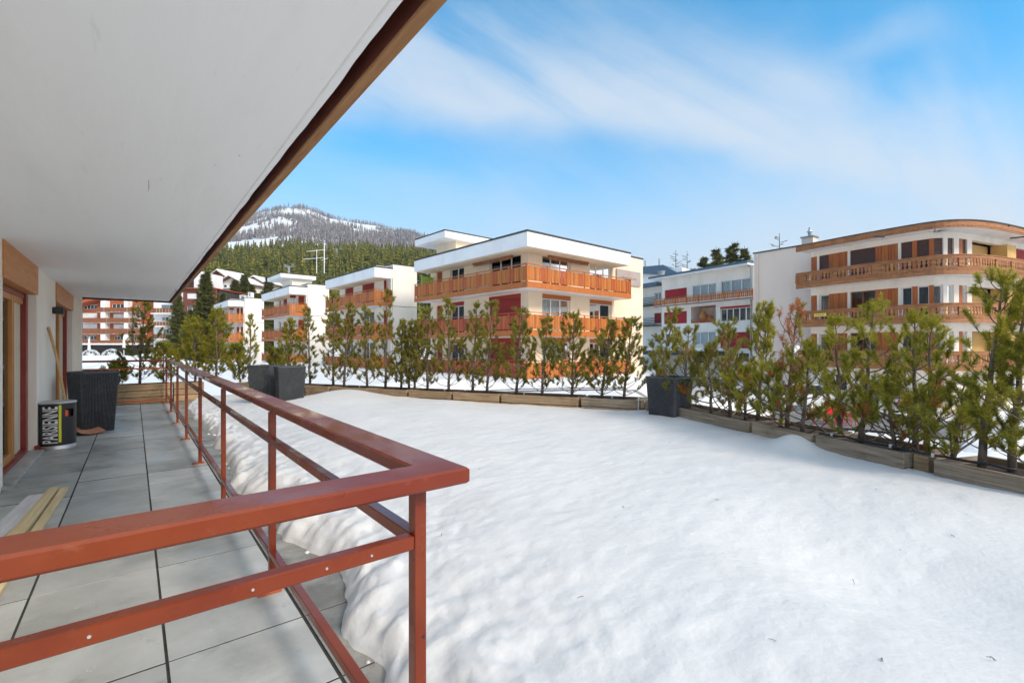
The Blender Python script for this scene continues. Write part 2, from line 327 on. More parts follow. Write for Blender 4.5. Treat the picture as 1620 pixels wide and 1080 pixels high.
def wear(m, col, scale, lo, hi, fac, stretch=(1, 1, 1), detail=6):
    nt = m.node_tree; N = nt.nodes; L = nt.links; b = N['Principled BSDF']; s = b.inputs['Base Color']
    tc = N.new('ShaderNodeTexCoord'); mp = N.new('ShaderNodeMapping'); mp.inputs['Scale'].default_value = stretch; mp.inputs['Location'].default_value = (scale, 1.7, 3.1)
    L.new(tc.outputs['Object'], mp.inputs[0])
    oi = N.new('ShaderNodeObjectInfo'); ad = N.new('ShaderNodeVectorMath'); ad.operation = 'ADD'; L.new(mp.outputs[0], ad.inputs[0]); L.new(oi.outputs['Location'], ad.inputs[1])
    n = N.new('ShaderNodeTexNoise'); n.inputs['Scale'].default_value = scale; n.inputs['Detail'].default_value = detail; n.inputs['Roughness'].default_value = .65; L.new(ad.outputs[0], n.inputs['Vector'])
    mr = N.new('ShaderNodeMapRange'); mr.inputs['From Min'].default_value = lo; mr.inputs['From Max'].default_value = hi; mr.inputs['To Max'].default_value = fac; L.new(n.outputs[0], mr.inputs[0])
    mx = N.new('ShaderNodeMix'); mx.data_type = 'RGBA'; L.new(mr.outputs[0], mx.inputs['Factor'])
    if s.is_linked: L.new(s.links[0].from_socket, mx.inputs['A'])
    else: mx.inputs['A'].default_value = s.default_value
    mx.inputs['B'].default_value = (*col, 1); L.new(mx.outputs['Result'], s)
wear(M_['rail'], (0.33, 0.15, 0.08), 30, .64, .74, .25); wear(M_['rail'], (0.09, 0.014, 0.006), 3.0, .50, .72, .40, (1, .5, 1)); wear(M_['rail'], (0.50, 0.46, 0.42), 160, .73, .78, .4)
wear(M_['slab'], (0.17, 0.17, 0.155), 1.3, .50, .66, .50); wear(M_['slab'], (0.62, 0.62, 0.60), 55, .66, .74, .45); wear(M_['slab'], (0.12, 0.11, 0.095), 9, .60, .74, .40)
wear(M_['slab_wet'], (0.07, 0.06, 0.05), 2.2, .45, .62, .5)
wear(M_['ceiling'], (0.66, 0.655, 0.645), 1.1, .50, .75, .22, (2.2, .35, 1)); wear(M_['ceiling'], (0.58, 0.57, 0.56), 6, .64, .78, .35, (3, .5, 1))
wear(M_['plaster'], (0.55, 0.50, 0.43), 1.6, .55, .8, .45, (1, 1, .3))
for k_ in ('white_render', 'cream', 'pink_render', 'white'): wear(M_[k_], (0.50, 0.46, 0.40), .9, .50, .80, .42, (1, 1, .22))
wear(M_['grey_wood'], (0.10, 0.075, 0.055), 3.5, .52, .70, .5); wear(M_['tan_board'], (0.12, 0.08, 0.045), 3.0, .52, .70, .5)
wear(M_['rattan'], (0.16, 0.16, 0.16), 5, .52, .75, .35); wear(M_['fascia'], (0.07, 0.03, 0.018), 4, .48, .68, .6, (1, .4, 1)); wear(M_['fascia'], (0.40, 0.34, 0.26), 26, .66, .74, .5)
wear(M_['orange_wood'], (0.24, 0.10, 0.035), 1.4, .50, .75, .45, (1, 1, .4)); wear(M_['tan_wood'], (0.14, 0.07, 0.035), 2.2, .5, .72, .5)
def glass_mat(name, refl=0.35, tint=(0.85, 0.9, 0.92)):
    m = bpy.data.materials.new(name); m.use_nodes = True; nt = m.node_tree; N = nt.nodes; L = nt.links; N.clear()
    o = N.new('ShaderNodeOutputMaterial'); t = N.new('ShaderNodeBsdfTransparent'); t.inputs[0].default_value = (*tint, 1)
    g = N.new('ShaderNodeBsdfGlossy'); g.inputs['Roughness'].default_value = 0.03; g.inputs[0].default_value = (0.9, 0.93, 0.95, 1)
    mx = N.new('ShaderNodeMixShader'); lw = N.new('ShaderNodeLayerWeight'); lw.inputs[0].default_value = refl
    L.new(lw.outputs['Fresnel'], mx.inputs[0]); L.new(t.outputs[0], mx.inputs[1]); L.new(g.outputs[0], mx.inputs[2]); L.new(mx.outputs[0], o.inputs[0])
    return m
M_['glass'] = glass_mat('window_glass', 0.26)
M_['glass_soft'] = glass_mat('clear_window_glass', 0.15)
def snow_mat(name, c1, c2, sss=0.0, bump=0.5, bs=9, dist=0.02):
    m = mat(name, c1, 0.6, c2, 1.2, detail=8, bump=bump, bscale=bs, dist=dist, spec=0.3)
    b = m.node_tree.nodes['Principled BSDF']
    if sss: b.inputs['Subsurface Weight'].default_value = sss; b.inputs['Subsurface Radius'].default_value = (1, 1.05, 1.15); b.inputs['Subsurface Scale'].default_value = 0.03
    return m
M_['snow'] = snow_mat('terrace_snow', (0.60, 0.602, 0.604), (0.66, 0.662, 0.663), 0.2, 0.45, 26, 0.010)
M_['snow_far'] = snow_mat('ground_snow', (0.72, 0.72, 0.715), (0.79, 0.79, 0.785), 0, 0.6, 0.8, 0.3)
def needle_mat(name, stops, trans=0.25, ns=3.0):
    m = bpy.data.materials.new(name); m.use_nodes = True; nt = m.node_tree; N = nt.nodes; L = nt.links; N.clear()
    o = N.new('ShaderNodeOutputMaterial'); g = N.new('ShaderNodeNewGeometry'); r = N.new('ShaderNodeValToRGB')
    tc = N.new('ShaderNodeTexCoord'); n = N.new('ShaderNodeTexNoise'); n.inputs['Scale'].default_value = ns; n.inputs['Detail'].default_value = 2
    L.new(tc.outputs['Object'], n.inputs['Vector'])
    ma = N.new('ShaderNodeMath'); ma.operation = 'MULTIPLY_ADD'; ma.inputs[1].default_value = 0.55
    mb = N.new('ShaderNodeMath'); mb.operation = 'MULTIPLY_ADD'; mb.inputs[1].default_value = 1.3; mb.inputs[2].default_value = -0.42
    L.new(n.outputs[0], mb.inputs[0]); L.new(g.outputs['Random Per Island'], ma.inputs[0]); L.new(mb.outputs[0], ma.inputs[2])
    r.color_ramp.elements[0].position = 0; r.color_ramp.elements[0].color = (*stops[0], 1)
    r.color_ramp.elements[1].position = 1; r.color_ramp.elements[1].color = (*stops[-1], 1)
    for i, s in enumerate(stops[1:-1]):
        e = r.color_ramp.elements.new((i + 1) / (len(stops) - 1)); e.color = (*s, 1)
    L.new(ma.outputs[0], r.inputs[0])
    d = N.new('ShaderNodeBsdfDiffuse'); t = N.new('ShaderNodeBsdfTranslucent'); gl = N.new('ShaderNodeBsdfGlossy'); gl.inputs['Roughness'].default_value = 0.45; gl.inputs[0].default_value = (0.5, 0.5, 0.45, 1)
    L.new(r.outputs[0], d.inputs[0]); L.new(r.outputs[0], t.inputs[0])
    m1 = N.new('ShaderNodeMixShader'); m1.inputs[0].default_value = trans; L.new(d.outputs[0], m1.inputs[1]); L.new(t.outputs[0], m1.inputs[2])
    m2 = N.new('ShaderNodeMixShader'); m2.inputs[0].default_value = 0.06; L.new(m1.outputs[0], m2.inputs[1]); L.new(gl.outputs[0], m2.inputs[2])
    L.new(m2.outputs[0], o.inputs[0]); return m
M_['needles'] = needle_mat('pine_needles', [(0.08, 0.105, 0.018), (0.26, 0.265, 0.026), (0.46, 0.415, 0.04), (0.60, 0.49, 0.08)], 0.42)
M_['needles_olive'] = needle_mat('olive_pine_needles', [(0.07, 0.08, 0.016), (0.21, 0.20, 0.026), (0.36, 0.31, 0.042), (0.50, 0.40, 0.075)], 0.42)
M_['needles_dead'] = needle_mat('dead_orange_needles', [(0.30, 0.07, 0.02), (0.52, 0.15, 0.035), (0.62, 0.25, 0.08)], 0.35)
M_['spruce'] = needle_mat('spruce_foliage', [(0.028, 0.042, 0.009), (0.075, 0.085, 0.015), (0.13, 0.13, 0.022), (0.18, 0.16, 0.035)])
M_['forest'] = needle_mat('spruce_forest_foliage', [(0.025, 0.040, 0.008), (0.085, 0.10, 0.014), (0.18, 0.175, 0.022), (0.28, 0.235, 0.038)], 0.25, 0.16)
M_['larch'] = needle_mat('bare_larch_crowns', [(0.09, 0.096, 0.112), (0.18, 0.178, 0.195), (0.31, 0.285, 0.29), (0.43, 0.38, 0.375)], 0.25, 0.07)
# ---------------------------------------------------------------- noise for terrain and snow
def vnoise(x, y, seed=0):
    xi = np.floor(x).astype(np.int64); yi = np.floor(y).astype(np.int64); fx = x - xi; fy = y - yi
    fx = fx * fx * fx * (fx * (fx * 6 - 15) + 10); fy = fy * fy * fy * (fy * (fy * 6 - 15) + 10)
    def h(a, b):
        n = (a * 374761393 + b * 668265263 + seed * 974634777) & 0x7fffffff
        n = ((n ^ (n >> 13)) * 1274126177) & 0x7fffffff
        return ((n ^ (n >> 16)) & 0xffff) / 65535.0
    return (h(xi, yi) * (1 - fx) + h(xi + 1, yi) * fx) * (1 - fy) + (h(xi, yi + 1) * (1 - fx) + h(xi + 1, yi + 1) * fx) * fy
def fbm(x, y, o=5, seed=0, g=0.5):
    s = 0; a = 1; t = 0
    for i in range(o): s = s + a * vnoise(x * 2 ** i + i * 17.3, y * 2 ** i + i * 9.1, seed + i); t += a; a *= g
    return s / t
def sstep(a, b, x):
    t = np.clip((x - a) / (b - a), 0, 1); return t * t * (3 - 2 * t)

# ---------------------------------------------------------------- ground, hills
RU = np.array([-3000, -600, 0, 380, 410, 440, 480, 520, 560, 600, 640, 660, 690, 740, 790, 850, 950, 1050, 1200, 1500, 3000])
RV = np.array([500, 430, 360, 343, 334, 329, 329, 343, 350, 356, 365, 372, 388, 394, 388, 408, 450, 485, 505, 520, 530])
def ground_z(x, y):
    X = x * cT - y * sT; Y = x * sT + y * cT
    az = np.degrees(np.arctan2(X, Y)); r = np.hypot(X, Y)
    low = sstep(12.5, 21, az) * (1 - sstep(150, 175, az))
    g = -0.5 - 1.85 * low
    g = g - 0.9 * sstep(55, 95, r) * (1 - low)
    azc = np.clip(az, -70, 70); u = CX + F * np.tan(np.radians(azc)); Yd = np.maximum(r * np.cos(np.radians(azc)), 1)
    zr = (HY - np.interp(u, RU, RV)) / F * 1400.0
    back = 1 - sstep(70, 110, np.abs(az))
    near = sstep(105, 300, Yd) * 50 * (1 - 0.75 * sstep(-7, 10, az)) * (0.5 + 0.5 * sstep(-60, -45, az))
    far = np.clip((Yd - 300) / 1100.0, 0, 1.0) * np.maximum(zr - near, 0)
    nz = (fbm(x / 160.0, y / 160.0, 5, 3) - 0.5) * 60 * sstep(320, 900, Yd) * (1 - sstep(1150, 1390, Yd))
    over = sstep(1400, 2300, Yd) * zr * 0.9
    g = g + (near + far + nz * np.minimum(zr / 200, 1) - over) * back
    g = g + (fbm(x / 9.0, y / 9.0, 3, 8) - 0.5) * 0.35 * sstep(9, 16, r)
    return g
azs = np.concatenate([np.arange(-180, -56, 4.0), np.arange(-56, 56, 0.3), np.arange(56, 180.1, 4.0)])
rs = np.concatenate([np.linspace(0.5, 14, 6), np.linspace(16, 110, 60), np.geomspace(114, 2600, 95)])
A_, R_ = np.meshgrid(np.radians(azs), rs, indexing='ij')
Xc = R_ * np.sin(A_); Yc = R_ * np.cos(A_)
GX = Xc * cT + Yc * sT; GY = -Xc * sT + Yc * cT; GZ = ground_z(GX, GY)
na, nr = GX.shape
ii, jj = np.meshgrid(np.arange(na - 1), np.arange(nr - 1), indexing='ij'); q = (ii * nr + jj).ravel()
link('ground', mesh_np('ground', np.stack([GX, GY, GZ], -1).reshape(-1, 3), np.stack([q, q + 1, q + nr + 1, q + nr], -1), True), M_['snow_far'])
tag(bpy.data.objects['ground'], kind='structure')

# ---------------------------------------------------------------- terrace slab and pavers
CK = (6.85, 4.95)                       # where the row of planters turns
def lx(y): return CK[0] - 0.542 * (y - CK[1]) if y > CK[1] else CK[0] - 0.405 * (CK[1] - y)
out = 0.75
poly = [(-1.3, -7), (-1.3, 15.6), (1.05 + out, 15.6), (CK[0] + out, CK[1]), (lx(-7) + out, -7)]
MB().prism(poly, -4.0, -0.007).build('terrace', M_['joint'])
terr = bpy.data.objects['terrace']; tag(terr, kind='structure')
T = 0.57; g = 0.0048
for col, x0 in enumerate((-1.025, -0.455, 0.115, 0.685)):
    w = T
    x1 = x0 + w
    if col == 0: x0 += 0.03
    mt = M_['slab'] if col < 3 else M_['slab_wet']
    gl = g * (1.0 if col != 3 else 1.6); gr = g * (1.35 if col in (0, 1, 2) else 1)
    meshes = [MB().bbox(gl, x1 - x0 - gr, g, T - g, -0.04, 0.0, 0.0012).mesh('paving_slab') for _ in range(1)]
    for me in meshes:
        me.materials.append(mt); me.materials.append(M_['joint'])
        for pg in me.polygons: pg.material_index = 0 if pg.normal.z > .3 else 1
    y = 0.31 - 5 * T + (0.0 if col < 3 else -0.0)
    while y < 14.3:
        o = bpy.data.objects.new('paving_slab', meshes[0]); COL.objects.link(o); o.parent = terr
        o.location = (x0, y, rnd.uniform(-0.002, 0.0015)); o.rotation_euler = (rnd.uniform(-.002, .002), rnd.uniform(-.002, .002), rnd.uniform(-.0015, .0015))
        if abs(y - 7.1) < 0.3 and col == 0: pass
        y += T
# threshold slabs in front of the glazed doors
for (y0, y1) in ((6.62, 8.75), (10.7, 13.3)):
    MB().bbox(-1.24, -0.93, y0, y1, 0.0, 0.035, 0.004).build('threshold_slab', M_['slab'], terr)

# ---------------------------------------------------------------- snow bank on the terrace
epx = [(590, 1050), (545, 985), (525, 905), (500, 880), (450, 835), (430, 800), (364, 773), (349, 724), (344, 691), (326, 673), (307, 658), (296, 645)]
ey = [-6.0, 1.4]; ex = [0.80, 0.80]
pts = sorted([tuple(onz(u, v, 0.01)[:2]) for u, v in epx], key=lambda p: p[1])
for p in pts: ex.append(p[0]); ey.append(p[1])
ex.append(1.15); ey.append(14.6)
ys = np.concatenate([np.arange(-5, 0.5, 0.12), np.arange(0.5, 6.0, 0.026), np.arange(6.0, 14.62, 0.05)])
sv = np.concatenate([np.array([-0.02]), np.linspace(0, 0.16, 46) ** 1.0, np.linspace(0.165, 1, 110)])
XE = np.interp(ys, ey, ex) + (fbm(ys * 2.2, ys * 0 + 3, 3, 21) - 0.5) * 0.22 + (fbm(ys * 9, ys * 0 + 1, 3, 22) - 0.5) * 0.035
XM = np.array([lx(y) + 0.02 for y in ys])
SX = XE[:, None] + sv[None, :] * (XM - XE)[:, None]; SY = np.repeat(ys[:, None], len(sv), 1)
D = SX - XE[:, None]
Tk = 0.30 + 0.045 * (fbm(SX / 1.8, SY / 1.8, 3, 5) - 0.5) * 2
Tk = Tk - 0.03 * sstep(0.5, 3.0, SX - 3) + 0.10 * np.exp(-((SX - 3.75) ** 2 / 0.5 + (SY - 10.55) ** 2 / 0.55)) + 0.05 * np.exp(-((SX - 3.2) ** 2 / 1.2 + (SY - 9.6) ** 2 / 1.2))
Tk = Tk - 0.16 * np.exp(-((SX - 2.9) ** 2 / 0.4 + (SY - 11.7) ** 2 / 0.5)) - 0.10 * sstep(10.5, 13.5, SY) - 0.10 * (1 - sstep(0.0, 2.2, D)) * sstep(6, 10, SY)
Tk = Tk - 0.13 * np.exp(-((SX - 2.85) ** 2 / 0.25 + (SY - 0.55) ** 2 / 0.5))
DM = XM[:, None] - SX; Tk = Tk + np.exp(-DM / 1.1) * (.075 * (1 - sstep(4.2, 5.6, SY)) + .03 * sstep(4.2, 5.6, SY) * (1 - sstep(9, 10.5, SY)))
for (mu, mv, s2, a) in ((1262, 690, 0.04, 0.11),):
    px_, py_, _ = on_line(mu, CK, (lx(-3), -3)); Tk = Tk + a * np.exp(-((SX - px_ + 0.12) ** 2 + (SY - py_) ** 2) / s2)
edge = 1 - np.exp(-np.maximum(D, 0) / (0.075 + 0.05 * fbm(SY * 3, SX * 0, 2, 31)))
edge = edge * (0.62 + 0.38 * sstep(0.05, 1.3, D))
lump = (fbm(SX * 6.5, SY * 6.5, 4, 9) - 0.5) * 0.17 * np.exp(-np.maximum(D - 0.05, 0) / 0.40) * sstep(0, 0.08, D)
wave = (fbm(SX * 4.6 + SY * 1.5, SY * 7.5 - SX * 2.0, 4, 14) - 0.5) * 0.013 * sstep(0.2, 1.0, D)
fine = (fbm(SX * 13, SY * 19, 3, 19) - 0.5) * 0.012 * (0.35 + 0.65 * (1 - sstep(1.5, 4.5, D)))
SZ = np.where(D < 0, -0.06, Tk * edge + lump + (wave + fine) * np.clip(D * 6, 0, 1))
SZ[:, 1] = -0.03
nj, ni = SX.shape
ii, jj = np.meshgrid(np.arange(nj - 1), np.arange(ni - 1), indexing='ij'); q = (ii * ni + jj).ravel()
sn = link('snow', mesh_np('snow', np.stack([SX, SY, SZ], -1).reshape(-1, 3), np.stack([q, q + 1, q + ni + 1, q + ni], -1), True), M_['snow'])
tag(sn, kind='structure')
def snow_h(x, y):
    j = int(np.argmin(abs(ys - y))); i = int(np.argmin(abs(SX[j] - x))); return float(SZ[j, i])
# small lumps of snow broken off along the edge, needles fallen on the snow
mb = MB(); vs = []; 
for k in range(16):
    y = rnd.uniform(1.6, 9.0); x = float(np.interp(y, ys, XE)) - rnd.uniform(-0.01, 0.05) ; r = rnd.uniform(0.008, 0.024)
    n = 8
    ring = []
    for a in range(4):
        ph = a / 3 * math.pi / 2
        ring.append([(x + r * math.cos(ph) * math.cos(t * 2 * math.pi / n) * rnd.uniform(.8, 1.2), y + r * math.cos(ph) * math.sin(t * 2 * math.pi / n) * rnd.uniform(.8, 1.2), r * 0.7 * math.sin(ph)) for t in range(n)])
    fs = [(a * n + t, a * n + (t + 1) % n, (a + 1) * n + (t + 1) % n, (a + 1) * n + t) for a in range(3) for t in range(n)]
    mb.add([p for q_ in ring for p in q_], fs)
for (u, v) in ((180, 760), (256, 781), (256, 766), (120, 962), (150, 950), (172, 888), (215, 968), (271, 865), (310, 1043), (235, 1010), (78, 905), (140, 1060), (300, 705), (200, 720), (330, 1000), (60, 1010)):
    q = onz(u, v, 0)
    for k in range(rnd.randint(1, 4)):
        x, y, r = q[0] + rnd.uniform(-.02, .02), q[1] + rnd.uniform(-.02, .02), rnd.uniform(.002, .006)
        mb.add([(x - r, y - r * .5, .0008), (x + r * .8, y - r * .7, .0008), (x + r, y + r * .6, .0008), (x - r * .6, y + r * .8, .0008), (x, y, .0008 + r * .5)], [(0, 1, 4), (1, 2, 4), (2, 3, 4), (3, 0, 4)])
tag(mb.build('snow_crumbs', M_['snow'], smooth=True), 'small crumbs of snow broken off along the snow bank edge', 'snow', kind='stuff')
mb = MB()
lit = [(758, 742), (856, 761), (699, 845), (998, 750), (1135, 791), (1233, 821), (986, 802), (1322, 768), (1350, 918), (1411, 842), (1422, 886), (1353, 988), (1507, 848), (1587, 902), (1549, 943), (1207, 990), (1222, 1014), (1325, 1030), (1396, 1045), (1614, 1044), (917, 945), (858, 700), (1386, 775), (1110, 758), (1060, 700), (960, 690), (1190, 730), (1240, 702), (1620, 962), (903, 1003), (1568, 1041)]
for (u, v) in lit[::2]:
    p = onz(u, v, 0.3); z = snow_h(p[0], p[1]); p = onz(u, v, z); a = rnd.uniform(0, math.pi)
    for k in range(rnd.randint(1, 2)):
        a2 = a + rnd.uniform(-.35, .35); l = rnd.uniform(0.006, 0.017); w = 0.0011
        c, s = math.cos(a2) * l, math.sin(a2) * l; ox, oy = rnd.uniform(-.003, .003), rnd.uniform(-.003, .003)
        mb.tube([(p[0] + ox - c, p[1] + oy - s, snow_h(p[0], p[1]) + 0.004), (p[0] + ox, p[1] + oy, z + 0.007), (p[0] + ox + c, p[1] + oy + s, z + 0.004)], w, 4)
tag(mb.build('needle_litter', M_['litter']), 'scattered dry needles and twigs lying on the terrace snow', 'needle litter', kind='stuff')

# ---------------------------------------------------------------- the house of this terrace
own = empty('apartment_house', (-1, 6, 0), 0, 'house wall with white balcony ceiling and pine lintels beside the paved terrace', 'house')
own_off = Vector((1, -6, 0))
class Off:                             # builds in world metres, stored relative to a thing's empty
    def __init__(s, root): s.r = root; s.o = Vector(root.location)
def wb(mb, name, m, root, parent=None, smooth=False):
    o = Vector(root.location); mb.v = [(x - o.x, y - o.y, z - o.z) for x, y, z in mb.v]
    return mb.build(name, m, parent or root, smooth)
XW = -1.0
def Mx(s, z, o): return (XW + o, s, z)          # house wall: s along the terrace, o out of the wall
def wall_grid(mb, M, s0, s1, z0, z1, ops, th, m=0, step=None):
    S = sorted({s0, s1, *[c for q in ops for c in q[:2] if s0 < c < s1]}); Z = sorted({z0, z1, *[c for q in ops for c in q[2:4] if z0 < c < z1]})
    for j in range(len(Z) - 1):
        run = None
        for i in range(len(S) - 1):
            cs, cz = (S[i] + S[i + 1]) / 2, (Z[j] + Z[j + 1]) / 2
            hole = any(a < cs < b and c < cz < d for a, b, c, d in [q[:4] for q in ops])
            if hole:
                if run is not None: mb.mbox(M, run, S[i], Z[j], Z[j + 1], -th, 0, m, step); run = None
            elif run is None: run = S[i]
        if run is not None: mb.mbox(M, run, S[-1], Z[j], Z[j + 1], -th, 0, m, step)
    return mb
mb = wall_grid(MB(), Mx, 1.3, 13.62, -0.04, 2.44, [(6.70, 8.76, 0.02, 2.44), (10.69, 13.36, 0.02, 2.44)], 0.26)
wb(mb, 'wall', M_['plaster'], own)
wb(MB().bbox(-1.0, -0.87, 13.56, 13.74, -0.04, 2.44, 0.004), 'corner_pier', M_['plaster'], own)
for (y0, y1, zb) in ((6.68, 8.77, 2.07), (10.67, 13.38, 2.13)):
    wb(MB().bbox(-1.16, -0.985, y0, y1, zb, 2.438, 0.004), 'lintel', M_['pine_lintel'], own)
for i, (y0, y1, zt) in enumerate(((6.72, 8.76, 2.06), (10.70, 13.36, 2.12))):
    xo = -1.115
    fr = MB()
    fr.bbox(xo - .07, xo + .035, y1 - .14, y1 - .002, 0.03, zt, .004); fr.bbox(xo - .07, xo + .02, y0, y0 + .10, 0.03, zt, .004)
    fr.bbox(xo - .07, xo + .02, y0 + .10, y1 - .14, zt - .06, zt, .004); fr.bbox(xo - .09, xo + .045, y0 + .1, y1 - .14, 0.03, 0.075, .004)
    f = wb(fr, 'door_frame', M_['dark_frame'], own)
    ym = y0 + (y1 - y0) * 0.60
    sa = MB()
    for a in (ym - .05, ym + .03): sa.bbox(xo - .055, xo + .012, a, a + .055, 0.08, zt - .06, .004)
    sa.bbox(xo - .05, xo + .008, y0 + .1, ym - .05, zt - .13, zt - .06, .004); sa.bbox(xo - .05, xo + .008, ym + .085, y1 - .14, zt - .13, zt - .06, .004)
    sa.bbox(xo - .05, xo + .008, y0 + .1, ym - .05, .075, .16, .004)
    wb(sa, 'sash', M_['honey_frame'], own, f) if False else wb(sa, 'sash', M_['honey_frame'], own)
    wb(MB().box(xo - .03, xo - .02, y0 + .1, ym - .05, .16, zt - .13), 'pane', M_['glass_soft'], own)
    cu = MB(); n = 26; a0, a1 = ym + .085, y1 - .14
    vs = []
    for k in range(n * 4 + 1):
        t = k / (n * 4); vs += [(xo - .02 + 0.004 * math.sin(t * n * .5), a0 + (a1 - a0) * t, .078), (xo - .02 + 0.004 * math.sin(t * n * .5), a0 + (a1 - a0) * t, zt - .13)]
    cu.add(vs, [(2 * k, 2 * k + 2, 2 * k + 3, 2 * k + 1) for k in range(n * 4)])
    wb(cu, 'door_panel', M_['beige_curtain'], own, smooth=True)
    cu = MB(); vs = []; a0, a1 = y0 + .12, ym - .5
    for k in range(161):
        t = k / 160; vs += [(xo - .28 + 0.03 * math.sin(t * 60) + .01 * math.sin(t * 23), a0 + (a1 - a0) * t, .05), (xo - .28 + 0.03 * math.sin(t * 60 + .4), a0 + (a1 - a0) * t, zt - .02)]
    cu.add(vs, [(2 * k, 2 * k + 2, 2 * k + 3, 2 * k + 1) for k in range(160)])
    wb(cu, 'curtain', M_['curtain'], own, smooth=True)
    wb(MB().bbox(-1.02, -0.975, y1 - .02, y1 + .12, 0.0, 0.09, .003), 'skirting', M_['dark_frame'], own)
# room shell behind the doors, upper storeys
rm = MB(); rm.box(-4.6, -4.5, 1.3, 13.6, 0, 2.44).box(-4.5, -1.28, 1.3, 13.6, -0.04, 0.0).box(-4.5, -1.28, 9.6, 9.7, 0.001, 2.43).box(-4.5, -1.28, 13.5, 13.6, 0.001, 2.43).box(-4.5, -1.28, 1.3, 1.4, 0.001, 2.43)
wb(rm, 'room_shell', M_['beige_curtain'], own)
wb(MB().box(-4.6, 0.0, 2.2, 13.4, 2.80, 8.6), 'upper_storeys', M_['cream'], own)
# balcony slab over the terrace: underside is the white ceiling
def ragged(x, y0, y1, amp, n, seed):
    t = np.linspace(y0, y1, n); return t, x + (fbm(t * 3.1, t * 0 + seed, 4, seed) - 0.5) * amp
mb = MB(); t, xe = ragged(0.634, 1.205, 13.60, 0.014, 420, 4)
vs = []
for y, x in zip(t, xe): vs += [(-4.6, y, 2.44), (0.598, y, 2.44), (0.602, y, 2.446), (0.607, y, 2.437), (x, y, 2.437), (x + .004, y, 2.50), (0.62, y, 2.62), (-4.6, y, 2.62)]
fs = []
for k in range(len(t) - 1):
    for c in range(7): fs.append((8 * k + c, 8 * k + 8 + c, 8 * k + 9 + c, 8 * k + 1 + c))
mb.add(vs, fs); mb.add([(-4.6, 1.205, 2.44), (0.634, 1.205, 2.44), (0.62, 1.205, 2.62), (-4.6, 1.205, 2.62)], [(0, 1, 2, 3)]); mb.add([(-4.6, 13.6, 2.44), (0.634, 13.6, 2.44), (0.62, 13.6, 2.62), (-4.6, 13.6, 2.62)], [(3, 2, 1, 0)])
wb(mb, 'ceiling', M_['ceiling'], own)
def plank_run(y0, y1, n, f):
    for k in range(n): f(y0 + (y1 - y0) * k / n, y0 + (y1 - y0) * (k + 1) / n - 0.004)
plank_run(1.165, 13.86, 4, lambda a, b: wb(MB().bbox(0.684, 0.712, a, b, 2.436, 2.80, .003), 'fascia_board', M_['fascia'], own))
plank_run(1.165, 13.86, 3, lambda a, b: wb(MB().bbox(0.680, 0.724, a, b, 2.418, 2.4355, .003), 'fascia_edge', M_['fascia_edge'], own))
plank_run(-1.3, 0.712, 1, lambda a, b: wb(MB().bbox(a, 0.712, 1.12, 1.160, 2.424, 2.80, .003), 'fascia_board', M_['fascia'], own))
plank_run(-4.3, 0.712, 2, lambda a, b: wb(MB().bbox(a, b, 13.862, 13.895, 2.42, 2.80, .003), 'fascia_board', M_['fascia'], own))
wb(MB().bbox(-4.6, 0.73, 1.13, 13.9, 2.803, 2.83, .004), 'balcony_deck', M_['cap'], own)
wb(MB().bbox(0.63, 0.71, 1.162, 1.20, 2.44, 2.52, .003), 'corner_block', M_['fascia_edge'], own)
mk = MB()
for (pa, pb) in (((377, 245.5), (380, 247)), ((340, 261), (341.5, 261.5)), ((235, 285), (234.5, 303))):
    A3, B3 = onz(*pa, 2.4395), onz(*pb, 2.4395); mk.tube([A3, (A3 + B3) / 2 + np.array((.003, 0, 0)), B3], [.0008, .0016, .0006], 4)
wb(mk, 'hairline_crack', M_['fascia'], own)
wb(MB().tube([(0.60, 10.6, 2.44), (0.60, 10.6, 2.33)], 0.004, 6), 'ceiling_wire', M_['black'], own)
# wall lamp
pl = ray(83, 491); tl = XW / pl[0]; ly, lz = pl[1] * tl, H + pl[2] * tl
lamp = empty('wall_lamp', (XW, ly, lz), 0, 'small black box-shaped wall lamp between the two pine lintels', 'lamp')
MB().bbox(0.0, 0.02, -.05, .05, -.05, .05, .003).build('back_plate', M_['black'], lamp)
MB().bbox(0.02, 0.13, -.045, .045, -.055, .055, .004).build('lamp_box', M_['black'], lamp)

# ---------------------------------------------------------------- railing
RX, CY = 0.615, 1.19
rl = empty('terrace_railing', (RX, CY, 0), 0, 'long red-painted steel railing with flat handrail along the paved terrace', 'railing')
zt0, zt1 = 1.024, 1.068
# side and front handrail with mitred corner (profile swept through the corner)
def sweep(path, half_in, half_out, z0, z1, bev=0.006):
    """path: [(x,y,nx,ny)] corner points with outward mitre vectors"""
    mb = MB(); prof = [(-half_in, z0 + bev), (-half_in, z1 - bev), (-half_in + bev, z1), (half_out - bev, z1), (half_out, z1 - bev), (half_out, z0 + bev), (half_out - bev, z0), (-half_in + bev, z0)]
    vs = []
    for (x, y, nx, ny) in path:
        for (o, z) in prof: vs.append((x + nx * o, y + ny * o, z))
    n = len(prof); fs = [(k * n + i, k * n + (i + 1) % n, (k + 1) * n + (i + 1) % n, (k + 1) * n + i) for k in range(len(path) - 1) for i in range(n)]
    fs += [tuple(range(n)), tuple((len(path) - 1) * n + i for i in range(n - 1, -1, -1))]
    return mb.add(vs, fs)
wb(sweep([(-2.6, CY, 0, -1), (RX, CY, 1, -1), (RX, 14.24, 1, 1), (-1.02, 14.24, 0, 1)], 0.014, 0.104, zt0, zt1), 'handrail', M_['rail'], rl)
post_y = [CY] + [14.24 - 1.88 * k for k in range(7)][::-1][0:7]
